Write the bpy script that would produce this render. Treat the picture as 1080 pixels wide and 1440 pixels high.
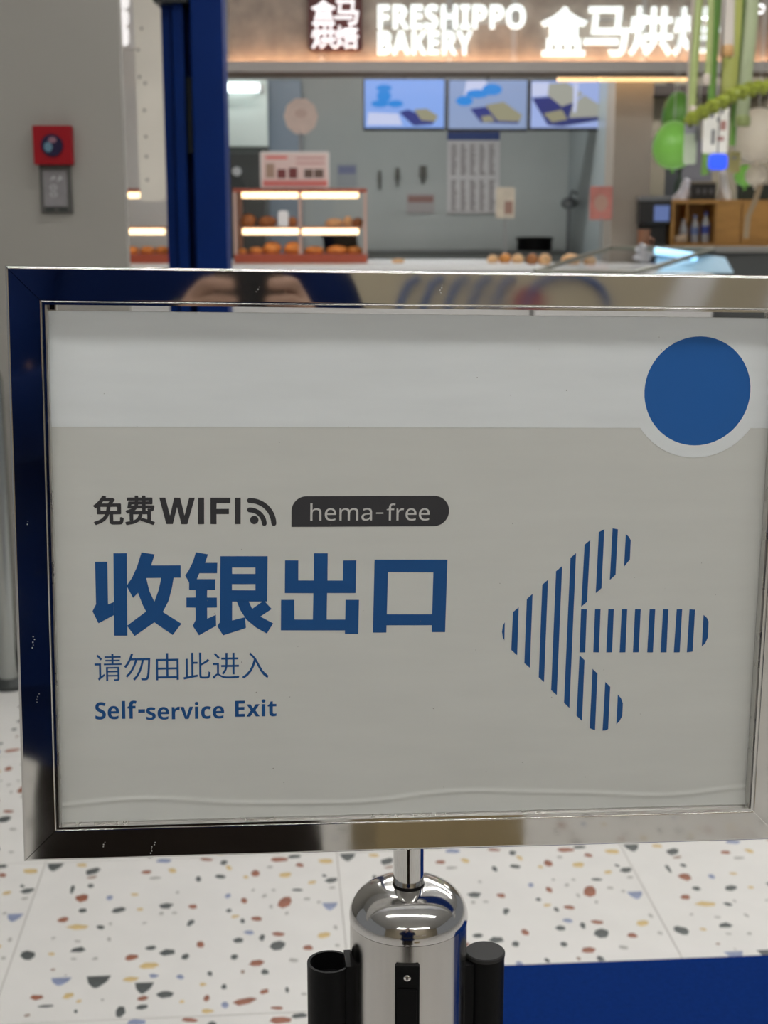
import bpy, bmesh, math, random
from mathutils import Vector, Matrix
from mathutils.geometry import tessellate_polygon

random.seed(7)
scene = bpy.context.scene
COL = scene.collection
for o in list(bpy.data.objects):
    bpy.data.objects.remove(o)

# ------------------------------------------------------------------ camera
FOCAL_PX, CAM_H = 2000.0, 1.30            # focal length in pixels of the 1080x1440 frame
PITCH = math.atan(421.0 / FOCAL_PX)       # the camera looks about 12 degrees down
cam_data = bpy.data.cameras.new('camera')
cam_data.sensor_fit = 'VERTICAL'
cam_data.sensor_height = 36.0
cam_data.lens = 36.0 * FOCAL_PX / 1440.0
cam_data.clip_start = 0.02
cam_data.dof.use_dof = True
cam_data.dof.focus_distance = 0.82
cam_data.dof.aperture_fstop = 50.0 / 3.1
camera = bpy.data.objects.new('camera', cam_data)
COL.objects.link(camera)
camera.location = (0, 0, CAM_H)
camera.rotation_euler = (math.pi / 2 - PITCH, 0, 0)
scene.camera = camera

# ------------------------------------------------------------------ world and exposure
world = bpy.data.worlds.new('hall_ambient_offscreen')
scene.world = world
world.use_nodes = True
bg = world.node_tree.nodes['Background']
bg.inputs[0].default_value = (0.97, 0.99, 1.0, 1)
bg.inputs[1].default_value = 0.20
scene.view_settings.view_transform = 'Standard'
scene.view_settings.look = 'None'
scene.view_settings.gamma = 1.0
scene.view_settings.use_curve_mapping = False
scene.view_settings.exposure = 0.0
CEILING_LAMP = 43.5                        # emission of the linear ceiling lamps
YAW = math.radians(4.337)                  # floor tiles run this far off the camera heading


# ------------------------------------------------------------------ helpers
def ray(px, py):
    c, s = math.cos(PITCH), math.sin(PITCH)
    a, b = (px - 540.0) / FOCAL_PX, (720.0 - py) / FOCAL_PX
    return Vector((a, c + b * s, -s + b * c))


def at(px, py, y):
    v = ray(px, py)
    return Vector((0, 0, CAM_H)) + v * (y / v.y)


def rect(px0, py0, px1, py1, y):
    m = 0.5 * (py0 + py1)
    return at(px0, m, y).x, at(px1, m, y).x, at(540, py1, y).z, at(540, py0, y).z


MATS = {}


def mat(name, color, rough=0.5, metal=0.0, var=0.0, scale=8.0, bump=0.0, spec=0.5,
        emit=0.0, emit_color=None, rough_var=0.0, coat=0.0, stretch=None, alpha=None):
    if name in MATS:
        return MATS[name]
    m = bpy.data.materials.new(name)
    m.use_nodes = True
    nt = m.node_tree
    b = nt.nodes['Principled BSDF']
    b.inputs['Base Color'].default_value = (*color, 1)
    b.inputs['Roughness'].default_value = rough
    b.inputs['Metallic'].default_value = metal
    b.inputs['Specular IOR Level'].default_value = spec
    b.inputs['Coat Weight'].default_value = coat
    b.inputs['Coat Roughness'].default_value = 0.08
    if emit:
        b.inputs['Emission Color'].default_value = (*(emit_color or color), 1)
        b.inputs['Emission Strength'].default_value = emit
    if var or bump or rough_var:
        tc = nt.nodes.new('ShaderNodeTexCoord')
        n = nt.nodes.new('ShaderNodeTexNoise')
        n.inputs['Scale'].default_value = scale
        n.inputs['Detail'].default_value = 5
        src = tc.outputs['Object']
        if stretch:
            mp = nt.nodes.new('ShaderNodeMapping')
            mp.inputs['Scale'].default_value = stretch
            nt.links.new(src, mp.inputs[0])
            src = mp.outputs[0]
        nt.links.new(src, n.inputs['Vector'])
        if var:
            r = nt.nodes.new('ShaderNodeValToRGB')
            r.color_ramp.elements[0].position = 0.3
            r.color_ramp.elements[1].position = 0.7
            r.color_ramp.elements[0].color = (*[max(0, c * (1 - var)) for c in color], 1)
            r.color_ramp.elements[1].color = (*[min(1, c * (1 + var)) for c in color], 1)
            nt.links.new(n.outputs['Fac'], r.inputs[0])
            nt.links.new(r.outputs[0], b.inputs['Base Color'])
        if rough_var:
            mr = nt.nodes.new('ShaderNodeMapRange')
            mr.inputs['From Min'].default_value = 0.35
            mr.inputs['From Max'].default_value = 0.7
            mr.inputs['To Min'].default_value = max(0.0, rough - rough_var)
            mr.inputs['To Max'].default_value = rough + rough_var
            nt.links.new(n.outputs['Fac'], mr.inputs['Value'])
            nt.links.new(mr.outputs[0], b.inputs['Roughness'])
        if bump:
            bp = nt.nodes.new('ShaderNodeBump')
            bp.inputs['Strength'].default_value = bump
            bp.inputs['Distance'].default_value = 0.01
            nt.links.new(n.outputs['Fac'], bp.inputs['Height'])
            nt.links.new(bp.outputs[0], b.inputs['Normal'])
    MATS[name] = m
    return m


def glass(name, tint=(1, 1, 1), ior=1.45):
    if name in MATS:
        return MATS[name]
    m = bpy.data.materials.new(name)
    m.use_nodes = True
    nt = m.node_tree
    nt.nodes.remove(nt.nodes['Principled BSDF'])
    t = nt.nodes.new('ShaderNodeBsdfTransparent')
    t.inputs[0].default_value = (*tint, 1)
    g = nt.nodes.new('ShaderNodeBsdfGlossy')
    g.inputs['Roughness'].default_value = 0.03
    f = nt.nodes.new('ShaderNodeFresnel')
    f.inputs[0].default_value = ior
    mx = nt.nodes.new('ShaderNodeMixShader')
    nt.links.new(f.outputs[0], mx.inputs[0])
    nt.links.new(t.outputs[0], mx.inputs[1])
    nt.links.new(g.outputs[0], mx.inputs[2])
    nt.links.new(mx.outputs[0], nt.nodes['Material Output'].inputs[0])
    MATS[name] = m
    return m


class MB:
    """collects geometry and links it as one mesh object"""

    def __init__(self):
        self.v, self.f = [], []

    def add(self, verts, faces):
        k = len(self.v)
        self.v += [tuple(p) for p in verts]
        self.f += [tuple(i + k for i in f) for f in faces]
        return self

    def box(self, x0, x1, y0, y1, z0, z1):
        v = [(x, y, z) for z in (z0, z1) for y in (y0, y1) for x in (x0, x1)]
        return self.add(v, [(0, 2, 3, 1), (4, 5, 7, 6), (0, 1, 5, 4), (2, 6, 7, 3), (0, 4, 6, 2), (1, 3, 7, 5)])

    def lathe(self, c, prof, n=32, caps=True):
        v, f = [], []
        for r, z in prof:
            for i in range(n):
                a = 2 * math.pi * i / n
                v.append((c[0] + r * math.cos(a), c[1] + r * math.sin(a), c[2] + z))
        for j in range(len(prof) - 1):
            for i in range(n):
                a, b = j * n + i, j * n + (i + 1) % n
                f.append((a, b, b + n, a + n))
        if caps:
            f.append(tuple(reversed(range(n))))
            f.append(tuple(range((len(prof) - 1) * n, len(prof) * n)))
        return self.add(v, f)

    def tube(self, pts, r, n=10, r2=None):
        pts = [Vector(p) for p in pts]
        v, f = [], []
        m = len(pts)
        for k, p in enumerate(pts):
            d = (pts[min(k + 1, m - 1)] - pts[max(k - 1, 0)]).normalized()
            a = d.orthogonal().normalized() if k == 0 else (a - d * a.dot(d)).normalized()
            b = d.cross(a)
            rr = r if r2 is None else r + (r2 - r) * k / (m - 1)
            for i in range(n):
                t = 2 * math.pi * i / n
                v.append(p + (a * math.cos(t) + b * math.sin(t)) * rr)
        for k in range(m - 1):
            for i in range(n):
                i0, i1 = k * n + i, k * n + (i + 1) % n
                f.append((i0, i1, i1 + n, i0 + n))
        f.append(tuple(reversed(range(n))))
        f.append(tuple(range((m - 1) * n, m * n)))
        return self.add(v, f)

    def ball(self, c, rx, ry, rz, n=16, m=10, wob=0.0, flat=None):
        v, f = [], []
        for j in range(m + 1):
            ph = math.pi * j / m - math.pi / 2
            for i in range(n):
                th = 2 * math.pi * i / n
                w = 1 + wob * math.sin(3 * th + 2 * ph) + wob * math.sin(5 * ph + th)
                z = math.sin(ph) * rz * w
                if flat is not None:
                    z = max(z, -flat)
                v.append((c[0] + math.cos(ph) * math.cos(th) * rx * w, c[1] + math.cos(ph) * math.sin(th) * ry * w, c[2] + z))
        for j in range(m):
            for i in range(n):
                a, b = j * n + i, j * n + (i + 1) % n
                f.append((a, b, b + n, a + n))
        return self.add(v, f)

    def flat(self, loops, y, thick=0.0):
        """polygon with holes in the XZ plane, facing -Y; thick goes back along +Y"""
        L = [[Vector((p[0], p[1], 0)) for p in lp] for lp in loops]
        area = sum(a.x * b.y - b.x * a.y for a, b in zip(L[0], L[0][1:] + L[0][:1]))
        tri = tessellate_polygon(L)
        pts = [p for lp in L for p in lp]
        v = [(p.x, y, p.y) for p in pts]
        f = []
        for t in tri:
            a, b, c = (pts[i] for i in t)
            s = (b - a).cross(c - a).z
            f.append(tuple(t) if s > 0 else tuple(reversed(t)))
        if not thick:
            return self.add(v, f)
        n = len(pts)
        v += [(p.x, y + thick, p.y) for p in pts]
        f += [tuple(i + n for i in reversed(t)) for t in f]
        k = 0
        for lp in L:
            m = len(lp)
            for i in range(m):
                a, b = k + i, k + (i + 1) % m
                f.append((a, a + n, b + n, b) if area > 0 else (b, b + n, a + n, a))
            k += m
        return self.add(v, f)

    def text(self, body, x0, x1, z0, z1, y, offset=0.0, extrude=0.0, bevel=0.0, spacing=1.0):
        v, f = text_geo(body, offset, extrude, bevel, spacing)
        xs, ys = [p[0] for p in v], [p[1] for p in v]
        ax, ay = min(xs), min(ys)
        sx = (x1 - x0) / (max(xs) - ax)
        sz = (z1 - z0) / (max(ys) - ay)
        return self.add([(x0 + (p[0] - ax) * sx, y - p[2], z0 + (p[1] - ay) * sz) for p in v], f)

    def heavy_text(self, body, x0, x1, z0, z1, y, grow):
        """bold lettering: the outline repeated around a small circle"""
        for i in range(10):
            a = 2 * math.pi * i / 10
            dx, dz = grow * math.cos(a), grow * math.sin(a)
            self.text(body, x0 + grow + dx, x1 - grow + dx, z0 + grow + dz, z1 - grow + dz, y - 0.000002 * i)
        return self

    def build(self, name, material, parent=None, smooth=False, bevel=0.0, matrix=None):
        me = bpy.data.meshes.new(name)
        me.from_pydata(self.v, [], self.f)
        bm = bmesh.new()
        bm.from_mesh(me)
        if bevel:
            bmesh.ops.bevel(bm, geom=list(bm.edges), offset=bevel, segments=2, affect='EDGES', profile=0.6)
        bm.to_mesh(me)
        bm.free()
        if smooth:
            me.polygons.foreach_set('use_smooth', [True] * len(me.polygons))
            me.set_sharp_from_angle(angle=math.radians(35))
        me.materials.append(material)
        return link(name, me, parent, matrix)


def link(name, data, parent=None, matrix=None):
    o = bpy.data.objects.new(name, data)
    COL.objects.link(o)
    o.parent = parent
    if matrix is not None:
        o.matrix_local = matrix
    return o


_text_cache = {}


def sans(body, bold=True):
    """the same Latin letters in the plain sans (bold or regular) letterforms of the built-in font stack"""
    up, lo = (0x1D5D4, 0x1D5EE) if bold else (0x1D5A0, 0x1D5BA)
    return ''.join(chr(up + ord(c) - 65) if 'A' <= c <= 'Z' else chr(lo + ord(c) - 97) if 'a' <= c <= 'z' else c for c in body)


def text_geo(body, offset, extrude, bevel, spacing):
    key = (body, offset, extrude, bevel, spacing)
    if key not in _text_cache:
        c = bpy.data.curves.new('lettering', 'FONT')
        c.body = body
        c.offset = offset
        c.extrude = extrude
        c.bevel_depth = bevel
        c.resolution_u = 4
        c.space_character = spacing
        o = bpy.data.objects.new('lettering', c)
        COL.objects.link(o)
        bpy.context.view_layer.update()
        me = bpy.data.meshes.new_from_object(o.evaluated_get(bpy.context.evaluated_depsgraph_get()))
        _text_cache[key] = ([tuple(p.co) for p in me.vertices], [tuple(p.vertices) for p in me.polygons])
        bpy.data.objects.remove(o)
        bpy.data.meshes.remove(me)
        bpy.data.curves.remove(c)
    return _text_cache[key]


def tag(o, label=None, cat=None, group=None, kind=None):
    for k, val in (('label', label), ('category', cat), ('group', group), ('kind', kind)):
        if val:
            o[k] = val
    return o


def empty(name, loc, label=None, cat=None, rz=0.0, group=None):
    o = link(name, None)
    o.location = loc
    o.rotation_euler = (0, 0, rz)
    o.empty_display_size = 0.05
    return tag(o, label, cat, group)


def rounded(x0, x1, z0, z1, rad, n=6):
    """rounded rectangle outline; rad is one radius or (bl, br, tr, tl)"""
    r = [rad] * 4 if not isinstance(rad, (tuple, list)) else list(rad)
    out = []
    for (cx, cz, a0, rr) in ((x0 + r[0], z0 + r[0], 180, r[0]), (x1 - r[1], z0 + r[1], 270, r[1]),
                             (x1 - r[2], z1 - r[2], 0, r[2]), (x0 + r[3], z1 - r[3], 90, r[3])):
        if rr <= 0:
            out.append((cx, cz))
            continue
        for i in range(n + 1):
            a = math.radians(a0 + 90 * i / n)
            out.append((cx + rr * math.cos(a), cz + rr * math.sin(a)))
    return out


def circle(cx, cz, rx, rz=None, n=40, a0=0.0, a1=360.0):
    rz = rx if rz is None else rz
    k = n if a1 - a0 >= 360 else n + 1
    return [(cx + rx * math.cos(math.radians(a0 + (a1 - a0) * i / n)),
             cz + rz * math.sin(math.radians(a0 + (a1 - a0) * i / n))) for i in range(k)]

# traced print of the poster, millimetres in the poster plane; chips: centre x, y, width, depth in mm inside one tile
BIG_GLYPHS = {
    '收': [[[(-180.8, 5.4), (-174.0, 5.4), (-174.1, -19.1), (-170.9, -17.7), (-171.0, -25.3), (-179.6, -29.9), (-182.8, -22.9), (-180.7, -18.8)]], [[(-170.6, 10.2), (-163.2, 10.2), (-163.7, -37.3), (-171.0, -37.2)]], [[(-155.1, 10.6), (-147.9, 9.4), (-149.9, 3.1), (-133.6, 3.0), (-133.6, -4.1), (-137.5, -4.1), (-138.5, -9.7), (-140.5, -17.4), (-143.8, -23.8), (-133.5, -30.7), (-138.4, -37.3), (-148.6, -29.7), (-159.7, -37.6), (-163.8, -31.5), (-153.1, -23.4), (-155.0, -19.5), (-157.4, -12.5), (-160.2, -15.5), (-163.7, -8.5), (-160.6, -3.9), (-157.8, 2.2)], [(-152.7, -4.1), (-144.4, -4.1), (-146.0, -11.2), (-148.4, -17.8), (-151.1, -11.6)]]],
    '银': [[[(-125.0, 10.5), (-118.3, 9.2), (-119.9, 4.3), (-113.1, 4.3), (-113.3, -1.7), (-123.2, -1.6), (-124.6, -5.0), (-114.2, -5.1), (-114.4, -11.3), (-118.9, -11.3), (-119.0, -15.7), (-113.5, -15.8), (-113.5, -21.6), (-119.0, -21.6), (-119.0, -28.0), (-114.1, -25.8), (-114.0, -32.2), (-123.7, -37.7), (-127.2, -32.0), (-125.5, -28.7), (-125.5, -21.5), (-130.6, -21.4), (-130.6, -15.6), (-125.4, -15.6), (-125.4, -11.2), (-129.0, -11.2), (-128.9, -7.0), (-131.1, -2.9), (-129.2, -0.1), (-126.7, 5.0)]], [[(-111.4, 8.1), (-84.9, 7.9), (-85.2, -18.4), (-104.9, -18.2), (-105.0, -29.2), (-97.7, -27.4), (-97.2, -33.7), (-110.1, -37.9), (-113.4, -32.4), (-111.9, -30.2)], [(-104.9, 1.5), (-91.8, 1.4), (-91.8, -2.3), (-104.9, -2.2)], [(-105.0, -8.1), (-91.8, -8.2), (-91.8, -11.8), (-105.0, -11.6)]], [[(-102.5, -17.8), (-95.7, -17.9), (-93.7, -22.6), (-87.0, -17.8), (-82.6, -22.8), (-89.0, -27.1), (-81.8, -31.2), (-85.4, -37.1), (-91.5, -33.5), (-97.0, -28.7), (-100.5, -23.0)]]],
    '出': [[[(-75.1, 5.4), (-67.6, 5.3), (-67.6, -6.3), (-58.8, -6.4), (-58.8, 9.4), (-51.0, 9.3), (-51.0, -6.5), (-42.3, -6.6), (-42.1, 5.1), (-34.7, 5.1), (-34.9, -14.0), (-51.2, -13.8), (-51.3, -29.4), (-40.7, -29.5), (-40.6, -17.9), (-32.9, -18.0), (-33.1, -38.1), (-40.8, -38.0), (-40.8, -35.9), (-77.4, -35.4), (-77.3, -17.5), (-69.8, -17.6), (-69.7, -29.1), (-59.2, -29.3), (-59.0, -13.8), (-75.2, -13.6)]]],
    '口': [[[(-24.3, 5.4), (17.6, 5.1), (17.2, -37.7), (9.4, -37.6), (9.4, -33.5), (-16.9, -33.2), (-16.9, -37.5), (-24.7, -37.4)], [(-16.5, -1.9), (9.6, -2.2), (9.4, -27.0), (-16.8, -26.7)]]],
}
ARROW_BARS = [
    [(52.0, -32.2), (52.1, -43.2), (51.1, -41.3), (50.5, -37.9), (50.9, -34.3)],
    [(56.6, -26.3), (59.9, -23.4), (59.9, -52.2), (56.3, -48.9)],
    [(64.5, -18.6), (67.8, -15.5), (67.7, -60.0), (64.3, -57.0)],
    [(73.3, -10.2), (76.6, -7.2), (76.4, -68.7), (73.1, -65.7)],
    [(81.1, -2.3), (84.6, 0.7), (84.3, -76.8), (80.8, -73.6)],
    [(89.3, 5.5), (92.5, 8.4), (92.2, -84.9), (88.8, -81.5)],
    [(97.3, 13.2), (100.5, 16.0), (100.2, -20.5), (96.8, -23.7)],
    [(96.8, -25.0), (100.2, -25.1), (100.3, -51.1), (96.9, -51.0)],
    [(97.0, -52.8), (100.1, -55.8), (100.1, -93.0), (96.6, -89.6)],
    [(105.4, 20.6), (108.6, 22.3), (108.4, -12.6), (105.1, -15.6)],
    [(105.1, -25.1), (108.4, -25.1), (108.5, -51.2), (105.1, -51.1)],
    [(105.1, -61.1), (108.2, -64.1), (108.2, -98.9), (104.9, -97.5)],
    [(113.4, 22.8), (116.6, 22.2), (116.4, -4.7), (113.1, -7.8)],
    [(113.0, -25.2), (116.3, -25.2), (116.4, -51.3), (112.9, -51.3)],
    [(113.1, -69.2), (116.2, -72.3), (116.1, -98.3), (114.6, -99.1), (112.7, -99.2)],
    [(121.4, 19.5), (123.4, 17.6), (124.5, 15.6), (124.5, 4.3), (121.2, -0.0)],
    [(121.0, -25.3), (124.3, -25.3), (124.4, -51.4), (120.9, -51.4)],
    [(121.0, -77.1), (123.0, -79.4), (124.3, -82.6), (124.3, -90.2), (122.8, -93.5), (120.9, -95.5)],
    [(129.0, -25.4), (132.4, -25.4), (132.4, -51.5), (128.9, -51.5)],
    [(137.7, -25.5), (141.1, -25.5), (141.0, -51.7), (137.5, -51.6)],
    [(145.8, -25.6), (149.0, -25.6), (149.2, -51.8), (145.6, -51.8)],
    [(154.0, -25.7), (157.3, -25.7), (157.2, -51.9), (153.6, -51.9)],
    [(161.7, -25.8), (165.1, -26.1), (165.0, -51.6), (161.5, -52.0)],
    [(170.4, -29.3), (172.6, -31.2), (173.7, -33.5), (173.8, -43.0), (172.4, -46.6), (170.4, -48.6)],
]
CHIPS = [(22,573,33,34,'T'),(76,578,24,17,'y'),(101,548,29,31,'d'),(103,522,19,14,'n'),(106,485,15,18,'d'),(71,473,9,41,'d'),(94,434,27,33,'r'),(148,432,14,20,'b'),(103,383,20,17,'d'),(171,380,28,28,'d'),(195,441,16,13,'y'),(210,537,24,18,'r'),(229,509,24,14,'g'),(261,540,19,22,'y'),(316,498,11,26,'d'),(328,585,27,15,'r'),(241,585,33,20,'b'),(260,390,30,24,'d'),(253,360,10,13,'g'),(278,360,13,11,'g'),(311,383,17,19,'r'),(311,320,14,29,'d'),(211,380,14,11,'y'),(71,350,22,23,'r'),(104,320,44,22,'y'),(144,315,15,18,'d'),(165,269,8,16,'g'),(115,234,28,21,'d'),(110,203,12,9,'g'),(148,201,10,11,'g'),(68,223,13,11,'y'),(109,266,13,9,'g'),(63,281,9,10,'g'),(27,222,29,32,'d'),(212,200,24,22,'r'),(246,169,42,22,'y'),(244,231,19,17,'d'),(275,213,32,23,'d'),(308,196,14,24,'d'),(332,237,16,27,'r'),(79,168,9,9,'n'),(98,127,35,25,'B'),(162,121,42,39,'T'),(66,79,25,20,'r'),(85,50,27,10,'d'),(118,80,20,20,'y'),(138,61,10,10,'y'),(137,30,7,13,'d'),(218,126,28,18,'y'),(243,95,33,35,'T'),(244,62,20,17,'r'),(245,35,20,18,'d'),(281,72,32,22,'d'),(257,134,21,16,'b'),(303,127,14,16,'b'),(211,22,18,36,'d'),(354,134,9,18,'d'),(344,99,13,12,'y'),(352,54,12,22,'r'),(311,47,10,10,'y'),(355,15,22,15,'y'),(58,24,11,10,'n'),(104,147,6,8,'g'),(177,63,6,8,'g'),(278,444,8,13,'g'),(161,327,8,12,'g'),(224,325,9,9,'g'),(364,568,16,24,'d'),(375,544,13,24,'y'),(358,506,22,19,'d'),(429,516,18,30,'r'),(410,500,11,14,'y'),(488,503,26,23,'y'),(518,545,18,22,'r'),(477,574,43,22,'r'),(458,541,13,12,'g'),(509,585,27,17,'d'),(571,559,33,24,'y'),(542,467,18,16,'y'),(512,436,26,13,'d'),(566,494,9,14,'d'),(408,400,14,26,'r'),(376,422,12,22,'b'),(380,362,11,17,'d'),(447,416,11,15,'g'),(465,439,8,11,'g'),(425,442,7,11,'g'),(487,388,28,49,'r'),(460,372,7,19,'g'),(490,343,8,15,'g'),(529,398,15,13,'g'),(552,383,9,11,'g'),(573,364,30,30,'B'),(580,473,27,23,'d'),(580,441,14,11,'g'),(393,338,15,14,'y'),(407,318,9,21,'d'),(433,325,21,18,'r'),(420,275,19,17,'b'),(401,247,23,20,'d'),(444,254,11,26,'d'),(473,264,26,17,'r'),(472,223,31,38,'d'),(527,211,19,19,'r'),(557,254,25,25,'y'),(395,188,15,21,'d'),(434,163,28,22,'r'),(500,168,18,16,'g'),(450,132,16,22,'d'),(411,136,8,15,'n'),(380,89,10,18,'d'),(449,68,15,18,'r'),(417,41,37,26,'r'),(384,31,14,23,'b'),(488,70,7,20,'d'),(517,55,11,12,'g'),(580,281,8,17,'g'),(580,215,10,12,'g'),(470,15,22,12,'r')]
WIFI_LETTERS = [[(-144.9, 41.5), (-141.6, 41.5), (-139.1, 31.4), (-136.7, 41.5), (-133.4, 41.4), (-131.1, 31.4), (-128.5, 41.4), (-125.3, 41.4), (-129.6, 26.5), (-132.9, 26.5), (-135.2, 36.2), (-137.6, 26.6), (-141.2, 26.6)], [(-123.5, 41.4), (-120.2, 41.4), (-120.3, 26.5), (-123.7, 26.5)], [(-116.7, 41.4), (-105.6, 41.3), (-105.7, 38.3), (-113.3, 38.4), (-113.4, 35.1), (-106.5, 35.1), (-106.5, 32.1), (-113.4, 32.1), (-113.4, 26.4), (-116.8, 26.5)], [(-103.1, 41.3), (-99.9, 41.3), (-100.0, 26.4), (-103.1, 26.4)]]
PILL_BOXES = [(-61.0, 38.0), (-26.1, 28.0), (-23.8, 32.7), (-19.7, 31.9), (-17.8, 37.8), (6.8, 27.9)]
SELF_BOXES = [(-182.5, -75.5), (-159.2, -86.3), (-158.4, -81.1), (-154.6, -82.3), (-153.9, -77.6), (-109.8, -87.1), (-111.2, -76.9)]


class Thing:
    """an Empty at the base of a thing; parts are given in world coordinates"""

    def __init__(self, name, label, cat, base, group=None):
        self.root = empty(name, base, label, cat, group=group)
        self.m = Matrix.Translation(-Vector(base))

    def part(self, mb, name, material, parent=None, smooth=False, bevel=0.0, label=None):
        o = mb.build(name, material, parent or self.root, smooth, bevel, None if parent else self.m)
        if label:
            o['label'] = label
        return o


# ================================================================== the room
tile_white = mat('terrazzo_tile', (0.74, 0.725, 0.70), 0.32, var=0.03, scale=9, spec=0.4)
grout = mat('grout', (0.42, 0.40, 0.37), 0.85)
chip_mats = {
    'd': mat('chip_slate', (0.075, 0.085, 0.085), 0.35, var=0.25, scale=30),
    'r': mat('chip_rust', (0.29, 0.10, 0.055), 0.35, var=0.25, scale=30),
    'y': mat('chip_ochre', (0.62, 0.46, 0.20), 0.35, var=0.15, scale=30),
    'b': mat('chip_blue', (0.24, 0.28, 0.43), 0.35, var=0.2, scale=30),
    'g': mat('chip_grey', (0.42, 0.41, 0.385), 0.35, var=0.15, scale=30),
    'n': mat('chip_brown', (0.36, 0.26, 0.21), 0.35, var=0.2, scale=30),
}


def terrazzo():
    m = bpy.data.materials.new('terrazzo_far')
    m.use_nodes = True
    nt = m.node_tree
    b = nt.nodes['Principled BSDF']
    b.inputs['Roughness'].default_value = 0.32
    tc = nt.nodes.new('ShaderNodeTexCoord')
    vo = nt.nodes.new('ShaderNodeTexVoronoi')
    vo.inputs['Scale'].default_value = 22
    nt.links.new(tc.outputs['Object'], vo.inputs['Vector'])
    lt = nt.nodes.new('ShaderNodeMath')
    lt.operation = 'LESS_THAN'
    lt.inputs[1].default_value = 0.25
    nt.links.new(vo.outputs['Distance'], lt.inputs[0])
    sx = nt.nodes.new('ShaderNodeSeparateColor')
    nt.links.new(vo.outputs['Color'], sx.inputs[0])
    rp = nt.nodes.new('ShaderNodeValToRGB')
    rp.color_ramp.interpolation = 'CONSTANT'
    e = rp.color_ramp.elements
    e[0].color = (0.075, 0.085, 0.085, 1)
    e[1].position = 0.45
    e[1].color = (0.29, 0.10, 0.055, 1)
    for p_, c_ in ((0.65, (0.62, 0.46, 0.2, 1)), (0.85, (0.24, 0.28, 0.43, 1))):
        n_ = e.new(p_)
        n_.color = c_
    nt.links.new(sx.outputs[0], rp.inputs[0])
    mx = nt.nodes.new('ShaderNodeMix')
    mx.data_type = 'RGBA'
    nt.links.new(lt.outputs[0], mx.inputs[0])
    mx.inputs[6].default_value = (0.74, 0.725, 0.70, 1)
    nt.links.new(rp.outputs[0], mx.inputs[7])
    nt.links.new(mx.outputs[2], b.inputs['Base Color'])
    return m


TS, TX, TY = 0.5955, 0.1095, 2.1460         # tile pitch and one tile corner (tile frame)
floor = MB().box(-6, 8, -5, 15, -0.10, -0.0035).build('floor', terrazzo())
floor.rotation_euler = (0, 0, YAW)
tag(floor, 'white terrazzo tile floor with slate, rust and ochre chips', 'floor', kind='structure')
MB().box(TX - 5 * TS, TX + 5 * TS, TY - 7 * TS, TY + 4 * TS, -0.003, -0.0012).build('grout_bed', grout, floor)
tile_mb = MB().box(0.0011, TS - 0.0011, 0.0011, TS - 0.0011, -0.0012, 0.0)
tile_proto = tile_mb.build('tile', tile_white, floor)
chip_rng = random.Random(11)


def chip_poly(w, h, code):
    """outline of one stone chip around the origin, metres"""
    w, h = w / 2000.0, h / 2000.0
    if code in 'TB':
        return [(-w, h), (w, h), (w * 0.72, -h * 0.1), (w * 0.1, -h), (-w * 0.25, -h), (-w * 0.75, -h * 0.15)]
    k = chip_rng.choice((5, 6, 6, 7))
    a0 = chip_rng.uniform(0, 6.28)
    sh = chip_rng.uniform(-0.35, 0.35)
    out = []
    for i in range(k):
        a = a0 + 2 * math.pi * (i + chip_rng.uniform(-0.22, 0.22)) / k
        r = chip_rng.uniform(0.85, 1.12)
        x, y = math.cos(a) * r, math.sin(a) * r
        out.append(((x + sh * y) * w, y * h))
    return out


def chip_geo(mb, poly, cx, cy):
    n = len(poly)
    area = sum(a[0] * b[1] - b[0] * a[1] for a, b in zip(poly, poly[1:] + poly[:1]))
    if area < 0:
        poly = list(reversed(poly))
    v = [(cx + x, cy + y, 0.00022) for x, y in poly] + [(cx + x, cy + y, -0.0008) for x, y in poly]
    f = [tuple(range(n))] + [(i + n, (i + 1) % n + n, (i + 1) % n, i) for i in range(n)]
    mb.add(v, f)


chips = []
for cx, cy, w, h, code in sorted(CHIPS, key=lambda c: -c[2] * c[3]):
    key = {'T': 'd', 'B': 'b'}.get(code, code)
    chips.append((cx / 1000.0, cy / 1000.0, chip_poly(w, h, code), key))
chip_meshes = []
for cx, cy, poly, key in chips[:100]:
    mb = MB()
    chip_geo(mb, poly, 0, 0)
    me = bpy.data.meshes.new('chip')
    me.from_pydata(mb.v, [], mb.f)
    me.materials.append(chip_mats[key])
    chip_meshes.append((me, cx, cy))


def chip_set(items, name):
    """chips joined into one mesh, one material slot per stone colour"""
    me = bpy.data.meshes.new(name)
    mb, idx, keys = MB(), [], list(chip_mats)
    for cx, cy, poly, key in items:
        k = len(mb.f)
        chip_geo(mb, poly, cx, cy)
        idx += [keys.index(key)] * (len(mb.f) - k)
    me.from_pydata(mb.v, [], mb.f)
    for k in keys:
        me.materials.append(chip_mats[k])
    me.polygons.foreach_set('material_index', idx)
    return me


small_chips, all_chips = chip_set(chips[100:], 'small_chips'), chip_set(chips, 'stone_chips')
first = True
for j in range(-7, 4):
    for i in range(-5, 5):
        t = tile_proto if first else link('tile', tile_proto.data, floor)
        first = False
        t.location = (TX + i * TS, TY + j * TS, 0)
        if j == 0 and i in (-1, 0, 1):
            for me, cx, cy in chip_meshes:
                c = link('chip', me, t)
                c.location = (cx, cy, 0)
            tag(link('small_chips', small_chips, t), kind='stuff')
        else:
            tag(link('stone_chips', all_chips, t), kind='stuff')

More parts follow.
